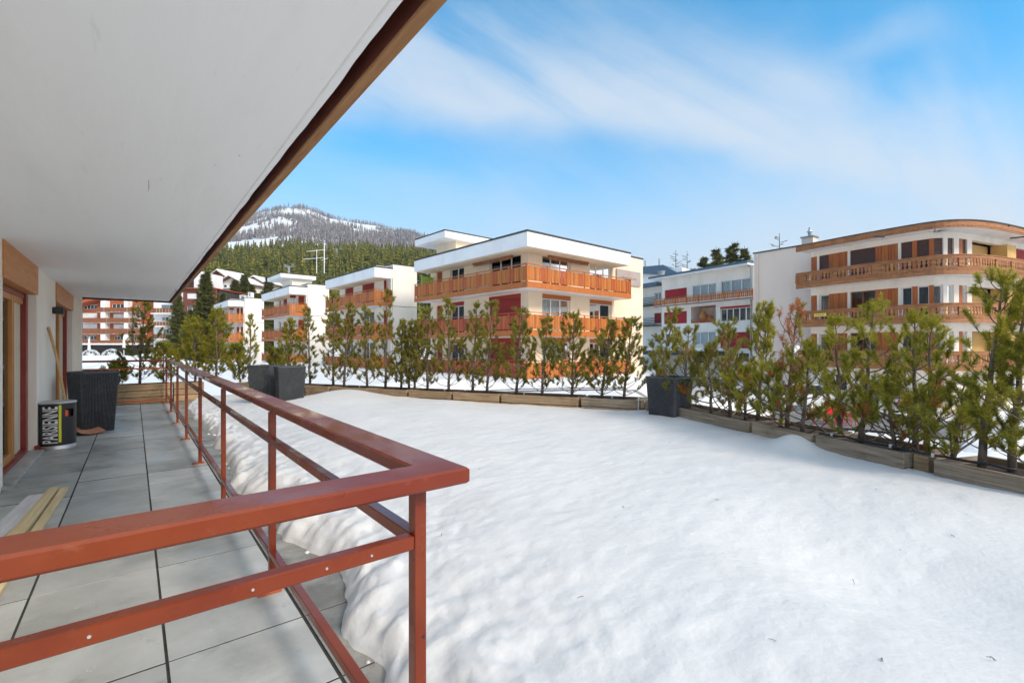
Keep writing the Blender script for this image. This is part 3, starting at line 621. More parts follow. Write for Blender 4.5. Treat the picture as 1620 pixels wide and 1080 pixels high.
for y in sorted(post_y):
    p = wb(MB().bbox(RX - .0175, RX + .0175, y - .02, y + .02, 0.0, zt0 - .001, .002), 'post', M_['rail'], rl)
    if y > 2:
        b = MB().bbox(RX - .075, RX + .045, y - .03, y + .03, 0.0, .014, .002)
        for dx in (-.06, .03): b.lathe([(.008, .014), (.008, .022)], (RX + dx, y), 8)
        b.v = [(x - RX, yy - CY, z) for x, yy, z in b.v]; b.build('base_plate', M_['rail_inner'], p)
for x in (-0.93, ):
    wb(MB().bbox(x - .0175, x + .0175, 14.22, 14.26, 0.0, zt0 - .001, .002), 'post', M_['rail'], rl)
wb(MB().bbox(-1.4, -1.36, CY - .02, CY + .02, 0, zt0 - .001, .002), 'post', M_['rail'], rl)
for z0, z1, nm in ((0.845, 0.882, 'middle_rail'), (0.212, 0.247, 'bottom_rail')):
    ysort = sorted(post_y)
    for a, b in zip(ysort[:-1], ysort[1:]):
        wb(MB().bbox(RX - .019, RX + .019, a + .0205, b - .0205, z0, z1, .003), nm, M_['rail'], rl)
    wb(MB().bbox(-0.912, RX - .0178, 14.222, 14.258, z0 - (.13 if nm[0] == 'b' else 0), z1 - (.13 if nm[0] == 'b' else 0), .003), nm, M_['rail_inner'], rl)
    f = wb(MB().bbox(-1.359, RX - .018, CY - .019, CY + .019, z0, z1, .003), nm, M_['rail'], rl)
    if nm[0] == 'm':
        for (u, v) in ((588, 866), (141, 998), (517, 893), (400, 912)):
            r = ray(u, v); tt = (CY - .0195) / r[1]; x = r[0] * tt
            b = MB().tube([(x, CY - .019, (z0 + z1) / 2), (x, CY - .0215, (z0 + z1) / 2)], .0032, 8)
            b.v = [(a_ - RX, b_ - CY, c_) for a_, b_, c_ in b.v]; b.build('screw', M_['zinc'], f)
wb(MB().tube([(RX + .008, CY - .0195, .60), (RX + .008, CY - .022, .60)], .004, 8), 'screw', M_['black'], rl)

# ---------------------------------------------------------------- wicker boxes
def cam2w(X, Y): return np.array((X * cT + Y * sT, -X * sT + Y * cT))
def wicker_mesh(st, sb, h):
    mb = MB(); t, b = st / 2, sb / 2; w = 0.018
    mb.add([(-b, -b, 0), (b, -b, 0), (b, b, 0), (-b, b, 0), (-t, -t, h), (t, -t, h), (t, t, h), (-t, t, h)], [(0, 3, 2, 1), (0, 1, 5, 4), (1, 2, 6, 5), (2, 3, 7, 6), (3, 0, 4, 7)])
    n = 24
    for side in range(4):
        ca, sa = math.cos(side * math.pi / 2), math.sin(side * math.pi / 2)
        for k in range(n):
            f0 = -1 + 2 * (k + .18) / n; f1 = -1 + 2 * (k + .82) / n
            q = [(f0 * b, -b, 0.0), (f1 * b, -b, 0.0), (f1 * t, -t, h), (f0 * t, -t, h)]
            
            m2 = [((q[0][0] + q[1][0]) / 2, -b - .011, 0.0), ((q[2][0] + q[3][0]) / 2, -t - .011, h)]
            vs = q + m2; rot = [(x * ca - y * sa, x * sa + y * ca, z) for x, y, z in vs]
            mb.add(rot, [(0, 4, 5, 3), (4, 1, 2, 5)])
    return mb
wk = {}
def wicker(u, d, beta, label, z=0.0, h=0.96):
    b = math.radians(beta); s = .5
    c = cam2w((u - CX) / F * d, d) - cam2w(math.cos(b), -math.sin(b)) * s / 2 + cam2w(math.sin(b), math.cos(b)) * s / 2
    root = empty('wicker_planter', (c[0], c[1], z), -TH - b, label, 'planter', 'charcoal wicker planters on the terrace')
    if 'body' not in wk:
        wk['body'] = wicker_mesh(.5, .40, .96).mesh('basket'); wk['body'].materials.append(M_['rattan'])
        r = MB(); t = .25
        for (x0, x1, y0, y1) in ((-t - .012, t + .012, -t - .012, -t + .02), (-t - .012, t + .012, t - .02, t + .012), (-t - .012, -t + .02, -t + .021, t - .021), (t - .02, t + .012, -t + .021, t - .021)): r.bbox(x0, x1, y0, y1, .955, .985, .004)
        wk['rim'] = r.mesh('rim'); wk['rim'].materials.append(M_['rattan'])
        wk['soil'] = MB().box(-.225, .225, -.225, .225, .86, .90).mesh('soil'); wk['soil'].materials.append(M_['soil'])
        tw = MB()
        for k in range(14):
            x, y = rnd.uniform(-.17, .17), rnd.uniform(-.17, .17); a = rnd.uniform(0, 6.28)
            tw.tube([(x, y, .9), (x + .02 * math.cos(a), y + .02 * math.sin(a), .96), (x + .07 * math.cos(a), y + .07 * math.sin(a), .985 + rnd.uniform(0, .03))], .004, 5)
        wk['twigs'] = tw.mesh('dry_twigs'); wk['twigs'].materials.append(M_['litter'])
    for k in ('body', 'rim', 'soil', 'twigs'): 
        o = bpy.data.objects.new(wk[k].name.split('.')[0], wk[k]); COL.objects.link(o); o.parent = root
        if k == 'twigs': o['kind'] = 'stuff'
    return root
wicker(127.5, 7.45, 28, 'charcoal wicker planter standing beside the ash can at the house wall')
wicker(426, 9.95, 8, 'charcoal wicker planter with its smooth side showing, left one of the pair in the snow')
wicker(441, 9.40, 54, 'charcoal wicker planter with its ribbed face showing, right one of the pair in the snow')
wicker(1068, 7.05, 50, 'charcoal wicker planter alone in front of the pine hedge corner', z=-.06)

# ---------------------------------------------------------------- ash can with lettering
R = 0.198
c = at(90, 700, 6.5); can = empty('ash_can', (c[0], c[1], 0), 0, 'round black advertising ash can with white vertical lettering and yellow bar', 'ash can')
azc = math.atan2(-c[1], -c[0])                       # towards the camera
hole = (azc + 0.40, azc + 0.98, 0.435, 0.545)
mb = MB(); n = 96; zs = [0.055, 0.435, 0.545, 0.625]; vs = []; fs = []
for z in zs:
    for k in range(n): an = azc + 2 * math.pi * k / n; vs.append((R * math.cos(an), R * math.sin(an), z))
for j in range(3):
    for k in range(n):
        an = 2 * math.pi * (k + .5) / n
        if j == 1 and 0.40 < an < 0.98: continue
        fs.append((j * n + k, j * n + (k + 1) % n, (j + 1) * n + (k + 1) % n, (j + 1) * n + k))
mb.add(vs, fs); mb.lathe([(R - .035, .06), (R - .035, .62)], (0, 0), 48)
mb.build('can_body', M_['black'], can, smooth=True)
MB().lathe([(R + .004, 0), (R + .006, .012), (R + .001, .018), (R + .004, .03), (R, .036), (R + .003, .052), (R, .057)], (0, 0), 64).build('base_ring', M_['zinc'], can, smooth=True)
MB().lathe([(R + .004, .618), (R + .008, .628), (R + .006, .640), (R - .02, .645), (R - .03, .635)], (0, 0), 64).build('top_rim', M_['zinc'], can, smooth=True)
def on_can(th, z, r=R + .0015): return (r * math.cos(azc + th), r * math.sin(azc + th), z)
mb = MB()
for k in range(8):
    a0, a1 = .085 + .14 * k / 8, .085 + .14 * (k + 1) / 8
    mb.add([on_can(a0, .10), on_can(a1, .10), on_can(a1, .60), on_can(a0, .60)], [(0, 1, 2, 3)])
mb.build('yellow_bar', M_['yellow'], can)
mb = MB()
for k in range(6):
    a0, a1 = .52 + .22 * k / 6, .52 + .22 * (k + 1) / 6
    mb.add([on_can(a0, .442, R - .033), on_can(a1, .442, R - .033), on_can(a1, .525, R - .033), on_can(a0, .525, R - .033)], [(0, 1, 2, 3)])
mb.build('orange_glow', M_['glow_orange'], can)  # orange glow in the opening, put into plain colour
def text_mesh(s, sx, sy, depth=0.0, res=3):
    cu = bpy.data.curves.new('t', 'FONT'); cu.body = s; cu.size = 1; cu.extrude = depth; cu.offset = 0.018; cu.resolution_u = res
    o = bpy.data.objects.new('t', cu); COL.objects.link(o); bpy.context.view_layer.update()
    me = bpy.data.meshes.new_from_object(o.evaluated_get(bpy.context.evaluated_depsgraph_get())); bpy.data.objects.remove(o); bpy.data.curves.remove(cu)
    n = len(me.vertices); co = np.empty(n * 3, np.float32); me.vertices.foreach_get('co', co); co = co.reshape(-1, 3)
    mn, mx_ = co.min(0), co.max(0); co[:, 0] = (co[:, 0] - mn[0]) / (mx_[0] - mn[0]) * sx; co[:, 1] = (co[:, 1] - mn[1]) / (mx_[1] - mn[1]) * sy
    return me, co
def bold(co, me, amt): return co
me, co = text_mesh('PARISIENNE', 0.49, 0.83)
import bmesh
bmm = bmesh.new(); me.vertices.foreach_set('co', co.ravel().astype(np.float32)); bmm.from_mesh(me)
for k in range(1, 10):                              # cut the letters so that they can follow the curve
    bmesh.ops.bisect_plane(bmm, geom=bmm.verts[:] + bmm.edges[:] + bmm.faces[:], plane_co=(0, .083 * k, 0), plane_no=(0, 1, 0))
for v in bmm.verts: v.co = Vector(on_can(0.05 - v.co.y, .095 + v.co.x, R + .0018))
bmm.to_mesh(me); bmm.free(); me.name = 'lettering'
link('lettering', me, M_['letter_white'], can)

# ---------------------------------------------------------------- shovel behind the can, laths on the floor
p0 = np.array(at(76, 517, 6.95)); p1 = np.array(at(106, 640, 7.15)); dirn = (p1 - p0) / np.linalg.norm(p1 - p0); p2 = p0 + dirn * ((0.10 - p0[2]) / dirn[2])
sh = empty('snow_shovel', tuple(p2 * (1, 1, 0)), 0, 'wooden-handled shovel with salmon blade leaning on the wall behind the ash can', 'shovel')
mb = MB(); k = [p0 + (p2 - p0) * t for t in np.linspace(0, 1, 9)]; mb.tube([tuple(a + np.array((0.012, 0, 0)) * math.sin(i * .7)) for i, a in enumerate(k)], [.020, .019, .017, .016, .016, .016, .017, .018, .018], 10)
wb(mb, 'handle', M_['ash'], sh, smooth=True)
a = onz(113, 676, 0.10); b = onz(136, 688, 0.012)
mb = MB(); d_ = Vector((b[0] - a[0], b[1] - a[1], 0)).normalized(); nn = Vector((-d_.y, d_.x, 0))
A_, B_ = Vector(a), Vector(b)
vs = []
for t in np.linspace(-.35, 1, 6):
    P = A_.lerp(B_, t)
    for s_ in (-.16, -.08, 0, .08, .16): vs.append(tuple(P + nn * (s_ + .1) + Vector((0, 0, .03 * (abs(s_) / .16) ** 2))))
q_ = [(i * 5 + j, i * 5 + j + 1, i * 5 + j + 6, i * 5 + j + 5) for i in range(5) for j in range(4)]
mb.add(vs, q_); mb.add([(x, y, z + .006) for x, y, z in vs], q_)
wb(mb, 'blade', M_['copper'], sh)
def lath(ua, va, ub, vb, w, h, m, label, cat, z=0.0, name='timber_lath', ext=0.0):
    A = onz(ua, va, z + h); B = onz(ub, vb, z + h); d = B[:2] - A[:2]; L = float(np.linalg.norm(d)) + ext; an = math.atan2(d[1], d[0])
    o = MB().bbox(0, L, -w / 2, w / 2, 0, h, .0025).build(name, m, None, loc=(A[0], A[1], z), rz=an)
    return tag(o, label, cat, 'laths and plank lying on the pavers')
M_['lath_x'] = mat('fresh_pine_lath_grain', (0.62, 0.45, 0.22), 0.6, (0.74, 0.60, 0.36), 2.4, (1.0, 16, 16), bump=0.15, bscale=8, rand=.06)
M_['plank_x'] = mat('whitewashed_plank_grain', (0.54, 0.50, 0.48), 0.7, (0.68, 0.64, 0.62), 2.4, (1.0, 10, 10), bump=0.2, bscale=8)
lath(102, 770, -4, 928, .055, .03, M_['lath_x'], 'fresh pine lath lying apart from the others, nearest the middle of the terrace', 'lath', ext=.6)
lath(86, 770, 36, 834, .06, .045, M_['lath_x'], 'thick fresh pine lath, middle one beside the whitewashed plank', 'lath', ext=.25)
lath(80, 772, 16, 845, .035, .03, M_['lath_x'], 'thin fresh pine lath squeezed against the whitewashed plank', 'lath', ext=.9)
lath(60, 781, 0, 838, .13, .028, M_['plank_x'], 'whitewashed plank lying left of the pine laths on the pavers', 'plank', name='timber_plank', ext=.9)

# ---------------------------------------------------------------- planters of the hedge
bm_cache = {}
def board(L, w=.045, h=.144, m=None, key='grey'):
    k = (round(L, 2), key, w, h)
    if k not in bm_cache:
        me = MB().bbox(-L / 2, L / 2, -w / 2, w / 2, -h / 2, h / 2, .004).mesh('board'); me.materials.append(m); bm_cache[k] = me
    return bm_cache[k]
PT = 0.47
boxes_made = []
def planter(P, Q, key, label, wdt=.55):
    P = Vector((P[0], P[1], 0)); Q = Vector((Q[0], Q[1], 0)); L = (Q - P).length; an = math.atan2(Q.y - P.y, Q.x - P.x)
    root = empty('planter_box', P, an, label, 'planter', 'timber planter boxes along the terrace edge')
    m = M_['grey_wood'] if key == 'grey' else M_['tan_board']
    def put(name, me, loc, rz=0, kind=None):
        o = bpy.data.objects.new(name, me); COL.objects.link(o); o.parent = root; o.location = loc; o.rotation_euler = (rnd.uniform(-.004, .004), 0, rz)
        return o
    for k in range(3):
        z = PT - .078 - .156 * k; e = 0.0 if k % 2 else 0.03
        put('board', board(L - .02 + 2 * e - .06, m=m, key=key), (L / 2, .0225 + rnd.uniform(-.002, .002), z))
        put('board', board(L - .02 + 2 * e - .06, m=m, key=key), (L / 2, -wdt + .0225, z))
        for xx in (.035, L - .035):
            put('board', board(wdt - .046 - (0 if k % 2 == 0 else -.09), m=m, key=key), (xx, -wdt / 2 + .0225, z), math.pi / 2)
    s = MB().box(.06, L - .06, -wdt + .05, -.002, .02, PT - .05).build('soil', M_['soil'], root)
    return root
# note: local +y is towards the terrace, so the boxes run from right to left along the row
def seg_pts(us, A, B): return [Vector(on_line(u, A, B)[:2]) for u in us]
LA, LB = CK, (CK[0] - .542 * 10, CK[1] + 10)
RA, RB = CK, (CK[0] - .405 * 12, CK[1] - 12)
us1 = [1012, 918, 792.5, 716.5, 646.5, 583.2, 523, 484, 440, 400, 372]
pl1 = seg_pts(us1, LA, LB)
lab1 = ['the right end of the far row', 'third from the corner of the far row', 'fourth from the corner', 'fifth from the corner', 'middle of the far row', 'behind the snow mound', 'beside the pair of wicker planters', 'behind the right wicker planter of the pair', 'behind the left wicker planter of the pair', 'left of the wicker pair']
names_l = ['weathered timber planter box ' + s for s in ('right of a steel stake, at the hedge corner', 'just left of the steel stake near the hedge corner', 'under the middle of the hedge, below the balcony corner', 'below the leftmost balcony bays of the big cream block', 'under the gap between the two cream blocks', 'directly behind the snow mound', 'beside the wicker pair, behind the mound slope', 'half hidden behind the ribbed wicker planter', 'hidden behind the smooth-sided wicker planter', 'just left of the pair of wicker planters', 'at the bend beyond the far railing post')]
gap = 0.035
kpt = Vector(CK)
allp = [kpt] + pl1
for i in range(len(allp) - 1):
    P, Q = allp[i], allp[i + 1]; d = (Q - P).normalized()
    planter(Q - d * gap / 2, P + d * gap / 2, 'grey' if i < 2 else 'tan', names_l[i]) if False else None
    # local +y must face the terrace: direction Q->P has the terrace on its right, P->Q on its left
    planter(P + d * gap / 2, Q - d * gap / 2, 'grey' if i < 2 else 'tan', names_l[i], .55)
far_x = [1.45, 0.75, -.35, -1.45]
names_f = ['pale timber planter box behind the far red railing, at its right corner', 'pale timber planter box behind the far red railing, middle one', 'pale timber planter box behind the far red railing, nearest the house']
for i in range(3):
    planter((far_x[i] - .02, 14.62), (far_x[i + 1] + .02, 14.62), 'tan', names_f[i])
us2 = [1191.5, 1291, 1441]
pl2 = seg_pts(us2, RA, RB); q0 = Vector(on_line(1477, RA, RB)[:2]); dR = (Vector(RB) - Vector(RA)).normalized()
rp = [(Vector(CK) + dR * .1, pl2[0]), (pl2[0], pl2[1]), (pl2[1], pl2[2]), (q0, q0 + dR * 1.6), (q0 + dR * 1.65, q0 + dR * 3.3)]
names_r = ['grey timber planter box right of the lone wicker planter', 'grey timber planter box behind the snow heap drifted against it', 'long grey timber planter box with a knot, left of the open corner gap', 'grey timber planter box nearest the viewer at the right edge', 'grey timber planter box beyond the right edge of the view']
for i, (P, Q) in enumerate(rp):
    d = (Q - P).normalized()
    planter(Q - d * gap / 2, P + d * gap / 2, 'grey', names_r[i])
# posts standing in the gap and steel stake
gm = (pl2[2] + q0) / 2 + Vector((.10, 0))
tag(MB().bbox(-.06, .06, -.05, .05, 0, PT - .01, .006).build('corner_post', M_['tan_board'], None, loc=(gm.x, gm.y, 0), rz=math.atan2(dR.y, dR.x)), 'square brown post standing in the open gap between two planter boxes', 'post')
sp = Vector(on_line(1010, (CK[0] - .06, CK[1]), (LB[0] - .06, LB[1]))[:2])
tag(MB().tube([(sp.x, sp.y, .1), (sp.x, sp.y, PT + .05)], .012, 8).build('steel_stake', M_['zinc']), 'short bright steel stake in front of the planter boxes near the hedge corner', 'stake')
# irrigation hoses with clamps on the planter tops
def hose(pts, label):
    root = empty('irrigation_hose', pts[0], 0, label, 'hose', 'irrigation hoses on the planter boxes')
    P = []
    for a, b in zip(pts[:-1], pts[1:]):
        for t in np.linspace(0, 1, 8)[:-1]: P.append(Vector(a).lerp(Vector(b), t) + Vector((rnd.uniform(-.006, .006), rnd.uniform(-.006, .006), rnd.uniform(-.003, .008))))
    P.append(Vector(pts[-1])); o = Vector(pts[0]); MB().tube([p - o for p in P], .011, 6).build('hose', M_['hose'], root, smooth=True)
    for p in P[3::9]: MB().tube([p - o + Vector((0, 0, -.014)), p - o + Vector((0, 0, .016))], .016, 8).build('clamp', M_['zinc'], root)
    return root
def w3(u, L1, L2, off=.06, z=PT + .012):
    q = on_line(u, L1, L2); p = Vector((q[0] + off, q[1] + off * .4, z)); return p
hose([w3(1005, LA, LB), w3(918, LA, LB), w3(792, LA, LB), w3(700, LA, LB), w3(600, LA, LB), w3(486, LA, LB)], 'black hose running on top of the far row of planter boxes')
hose([w3(1296, RA, RB, .05), w3(1345, RA, RB, .10), w3(1441, RA, RB, .05), w3(1480, RA, RB, .05), w3(1620, RA, RB, .12)], 'black hose crossing the open gap between the right planter boxes')
# ---------------------------------------------------------------- buildings
class Bld:
    def __init__(s, name, origin, rz, label, cat='building', group=None):
        s.o = np.array(origin, float); s.rz = rz; s.c, s.s = math.cos(rz), math.sin(rz)
        s.root = empty(name, tuple(origin), rz, label, cat, group)
    def loc(s, p):
        d = np.array(p, float) - s.o; return np.array((d[0] * s.c + d[1] * s.s, -d[0] * s.s + d[1] * s.c, d[2]))
    def hit(s, u, v, ax, val):
        c = s.loc((0, 0, H)); r = ray(u, v); r = np.array((r[0] * s.c + r[1] * s.s, -r[0] * s.s + r[1] * s.c, r[2]))
        t = (val - c[ax]) / r[ax]; return c + r * t
    def w(s, x, y, z=0): return np.array((s.o[0] + x * s.c - y * s.s, s.o[1] + x * s.s + y * s.c, s.o[2] + z))
def put(b, mb, name, m, parent=None, smooth=False, kind=None):
    o = mb.build(name, m, parent or b.root, smooth)
    if kind: o['kind'] = kind
    return o
def window(b, M, s0, s1, z0, z1, style='curtain', n=2, frame='white_frame', lint=None, lh=0.26, th=.3, depth=.13):
    """opening already cut; style: glass, curtain, shutter:<mat>, half:<mat>, door:<mat>"""
    zt = z1
    if lint:
        put(b, MB().mbox(M, s0 + .003, s1 - .003, z1 - lh, z1 - .002, -.10, .025), 'shutter_box', M_[lint]); zt = z1 - lh
    if style.startswith('shutter:'):
        m = M_[style.split(':')[1]]; mb = MB(); nn = max(4, int((zt - z0) / .11)); h = (zt - z0) / nn
        for k in range(nn): mb.mbox(M, s0 + .003, s1 - .003, z0 + k * h + .004, z0 + (k + 1) * h - .006, -.11 - .015, -.085)
        mb.mbox(M, s0 + .003, s1 - .003, z0 + .003, zt - .003, -.14, -.127)
        put(b, mb, 'roller_shutter', m); return
    d0, d1 = -depth - .06, -depth; fw = .07; mb = MB()
    mb.mbox(M, s0 + .002, s0 + fw, z0 + .002, zt - .002, d0, d1).mbox(M, s1 - fw, s1 - .002, z0 + .002, zt - .002, d0, d1)
    mb.mbox(M, s0 + fw, s1 - fw, zt - fw, zt - .002, d0, d1).mbox(M, s0 + fw, s1 - fw, z0 + .002, z0 + fw, d0, d1)
    for k in range(1, n):
        c = s0 + (s1 - s0) * k / n; mb.mbox(M, c - fw * .6, c + fw * .6, z0 + fw, zt - fw, d0, d1)
    f = put(b, mb, 'window', M_[frame])
    for k in range(n):
        a, c = s0 + (s1 - s0) * k / n + fw, s0 + (s1 - s0) * (k + 1) / n - fw
        put(b, MB().mbox(M, a - .02, c + .02, z0 + fw - .01, zt - fw + .01, d0 + .025, d0 + .035), 'pane', M_['glass'], f)
    if style in ('curtain', 'mixed'):
        mb = MB(); a, c = s0 + .05, (s1 if style == 'curtain' else s0 + (s1 - s0) * .5) - .05; N = 24; vs = []
        for k in range(N + 1):
            q = a + (c - a) * k / N; o = d0 - .10 + .03 * (k % 2); vs += [M(q, z0 + .05, o), M(q, zt - .05, o)]
        mb.add(vs, [(2 * k, 2 * k + 2, 2 * k + 3, 2 * k + 1) for k in range(N)]); put(b, mb, 'curtain', M_['curtain'], f)
def railing(b, M, s0, s1, zb, zt, nb, m, parent, off=0.0, slat=.105, gapw=.02, white=True, step=None):
    """boarded balcony railing: posts, handrail and one panel of boards per bay"""
    W = (s1 - s0) / nb
    put(b, MB().mbox(M, s0, s1, zt - .045, zt, off - .045, off + .045, step=step), 'handrail', m, parent)
    for k in range(nb + 1):
        q = min(max(s0 + W * k, s0 + .035), s1 - .035); put(b, MB().mbox(M, q - .035, q + .035, zb, zt - .046, off - .035, off + .03), 'railing_post', m, parent)
    for k in range(nb):
        a, c = s0 + W * k + .04, s0 + W * (k + 1) - .04; n = max(2, int((c - a) / (slat + gapw))); h = (c - a) / n; mb = MB()
        for i in range(n):
            e = .0 if i % 2 else .012
            mb.mbox(M, a + h * i + gapw / 2, a + h * (i + 1) - gapw / 2, zb + .07, zt - .15, off - .01 + e, off + .012 + e)
        mb.mbox(M, a, c, zb + .14, zb + .18, off - .035, off - .012).mbox(M, a, c, zt - .24, zt - .20, off - .035, off - .012)
        put(b, mb, 'railing_panel', m, parent)
PHI = math.radians(2.8)
ZR, ZF = 7.84, 7.03; FL = (4.95, 2.21, -.53); WI = 1.45
def block(label, cu, cd, left_u, roof_u, bal_u, Lw, Rw, pier=None, endwall=None, nl=6, nr=5, woods=('orange_wood', 'orange_wood', 'orange_wood'), prevx=None, cream='white_render'):
    C = at(cu, HY, cd); b = Bld('apartment_block', (C[0], C[1], -.6), PHI, label, 'building', 'stepped cream apartment blocks across the hedge'); Z0 = .6
    z = lambda q: q + Z0
    L1 = b.hit(left_u, HY, 0, 0.0)[1]; xr = b.hit(roof_u, HY, 1, 0.0)[0]; xb = b.hit(bal_u, HY, 1, 0.0)[0]
    ML = lambda s, zz, o: (WI - o, s, zz)
    MR = lambda s, zz, o: (s, WI - o, zz)
    xe = b.hit(endwall, HY, 1, WI)[0] if endwall else max(xr, b.hit(pier[1] if pier else roof_u, HY, 1, WI)[0])
    # openings
    opL, opR = [], []
    for fl in range(3):
        for (u0, u1, vt, sty) in Lw:
            a, c = b.hit(u1, vt, 0, WI), b.hit(u0, vt, 0, WI); zt = a[2] - 2.74 * fl; opL.append((min(a[1], c[1]), max(a[1], c[1]), z(FL[fl]) + .03, zt, sty[fl]))
        for (u0, u1, vt, sty) in Rw:
            a, c = b.hit(u0, vt, 1, WI), b.hit(u1, vt, 1, WI); zt = a[2] - 2.74 * fl; opR.append((min(a[0], c[0]), max(a[0], c[0]), z(FL[fl]) + .03, zt, sty[fl]))
    mb = wall_grid(MB(), MR, WI, xe, -1.2, z(ZF), opR, .3); wall_grid(mb, ML, WI + .3, L1, -1.2, z(ZF), opL, .3)
    top = b.hit(998, 406.7, 1, WI)[2] if endwall else None
    if endwall:
        mb.box(xr - 1.0, xe, WI + .003, WI + 5, z(ZF) + .002, top); 
    mb.box(xe - .3, xe, WI + .31, WI + 9, -1.2, z(ZF) - .01 )
    put(b, mb, 'wall', M_['cream' if endwall else cream])
    if endwall: put(b, MB().box(xr - 1.02, xe + .04, WI - .04, WI + 5, top + .002, top + .10), 'coping', M_['cap'])
    put(b, MB().box(WI + .9, xe - .5, WI + .9, L1 - .2, -1.2, z(ZF) - .02), 'dark_room_core', M_['interior'])  # solid dark core standing in for the unlit rooms
    # floor slabs and roof
    for fl in (0, 1):
        zf = z(FL[fl]); wd = M_[woods[fl]]
        s = put(b, MB().box(.04, xb - .04, .04, WI - .003, zf - .22, zf).box(.04, WI - .003, WI, L1, zf - .22, zf), 'balcony', M_['white'])
        put(b, MB().bbox(0, xb, 0, .038, zf - .24, zf + .10, .004), 'fascia_board', wd, s)
        put(b, MB().bbox(0, .038, .040, L1, zf - .24, zf + .10, .004), 'fascia_board', wd, s)
        put(b, MB().bbox(xb - .038, xb, .040, WI - .01, zf - .24, zf + .10, .004), 'fascia_board', wd, s)
        railing(b, lambda q, zz, o: (q, .05 - o, zz), .0, xb, zf + .10, zf + 1.13, nr, wd, s)
        railing(b, lambda q, zz, o: (.05 - o, q, zz), .10, L1, zf + .10, zf + 1.13, nl, M_['red_wood'] if (fl and endwall) else wd, s)
        railing(b, lambda q, zz, o: (xb - .05 + o, q, zz), .10, WI - .02, zf + .10, zf + 1.13, 1, wd, s)
    s = put(b, MB().box(.1, xb - .1, .1, WI - .003, -1.2, z(FL[2])).box(.1, WI - .003, WI, L1, -1.2, z(FL[2])), 'balcony', M_[cream])
    railing(b, lambda q, zz, o: (q, .05 - o, zz), .0, xb, z(FL[2]), z(FL[2]) + 1.1, nr, M_[woods[2]], s, slat=.10, gapw=.012)
    railing(b, lambda q, zz, o: (.05 - o, q, zz), .10, L1, z(FL[2]), z(FL[2]) + 1.1, nl, M_['red_wood' if endwall else woods[2]], s, slat=.10, gapw=.012)
    r = put(b, MB().box(0, xr, 0, L1 + (0 if not pier else .0), z(ZF), z(ZR)), 'roof', M_['white'])
    put(b, MB().box(-.03, xr + .03, -.03, L1, z(ZR) + .002, z(ZR) + .11), 'roof_edge', M_['cap'], r); put(b, MB().box(.12, xr - .12, .12, L1 - .1, z(ZF) - .012, z(ZF) - .001), 'soffit', M_['cream'], r)
    put(b, MB().box(.3, xr - .3, .3, L1 - .1, z(ZR) + .112, z(ZR) + .20), 'roof_snow', M_['snow_far'], r)
    # windows
    for M, ops in ((ML, opL), (MR, opR)):
        for (a, c, z0, z1, sty) in ops:
            st, lint, n = (sty + (None, 2))[:3] if isinstance(sty, tuple) else (sty, None, 2)
            window(b, M, a, c, z0, z1, st, n or 2, lint=lint)
    if pier:
        x0 = b.hit(pier[0], HY, 1, pier[3])[0]; x1 = prevx(b)
        tp = b.hit(pier[0], pier[2], 1, pier[3])[2]
        pr = put(b, MB().box(x0, x1, pier[3], pier[3] + 4, -1.2, tp), 'pier_wall', M_[cream]); put(b, MB().tube([(x0 - .09, pier[3] + .1, -1.2), (x0 - .09, pier[3] + .1, tp - .5)], .06, 8), 'downpipe', M_['white'], pr)
        put(b, MB().box(x0 - .05, x1, pier[3] - .05, pier[3] + 4, tp + .002, tp + .07), 'coping', M_['cap'], pr)
        for zz in (4.75, 2.0): put(b, MB().box(x0 + .003, x1, pier[3] - .012, pier[3] - .001, z(zz), z(zz) + .035), 'render_joint', M_['cap'], pr)
    b.L1, b.xr, b.xb, b.xe, b.Z0 = L1, xr, xb, xe, Z0
    return b
C_, G_ = 'curtain', 'glass'
b1 = block('large three-storey cream apartment block with orange timber balconies wrapped round its corner', 834.4, 26.6, 655.3, 997.5, 998.9,
    [(774, 824, 393.6, [('glass', 'red_shutter', 3), ('shutter:red_shutter', 'red_shutter'), ('shutter:red_shutter', 'red_shutter')]),
     (712, 734, 415.5, [('glass', 'red_shutter', 2), ('glass', 'red_shutter', 2), ('glass', 'red_shutter', 2)]),
     (691, 699.7, 425.6, ['shutter:orange_wood', 'shutter:red_shutter', 'shutter:red_shutter'])],
    [(858, 902.5, 394.7, [('glass', 'red_wood', 3), ('curtain', 'orange_wood', 3), ('curtain', 'orange_wood', 3)]),
     (933, 967.8, 410, [('glass', 'red_wood', 3), ('curtain', 'orange_wood', 2), ('curtain', 'orange_wood', 2)])],
    endwall=1017, nl=8, nr=6, woods=('orange_wood', 'orange_wood', 'orange_wood'))
z1_ = b1.Z0
# green privacy screen, side balconies, sign
a = b1.hit(666, 436, 1, b1.L1 - .35); c = b1.hit(686, 436, 1, b1.L1 - .35)
put(b1, MB().box(a[0], c[0], b1.L1 - .4, b1.L1 - .36, FL[0] + z1_, a[2] - .05), 'privacy_screen', M_['green_glass'])
for fl in (0, 1):
    zf = FL[fl] + z1_ + .02; x0 = b1.xe + .003
    s = put(b1, MB().box(x0, x0 + 1.1, WI + 1.5, WI + 4.5, zf - .25, zf), 'balcony', M_['white'])
    put(b1, MB().bbox(x0, x0 + 1.12, WI + 1.46, WI + 1.498, zf - .27, zf + .14, .004), 'fascia_board', M_['orange_wood'], s)
    railing(b1, lambda q, zz, o: (q, WI + 1.5 - o, zz), x0, x0 + 1.12, zf + .14, zf + 1.13, 1, M_['orange_wood'], s)
    railing(b1, lambda q, zz, o: (x0 + 1.08 + o, q, zz), WI + 1.55, WI + 4.5, zf + .14, zf + 1.13, 3, M_['orange_wood'], s)
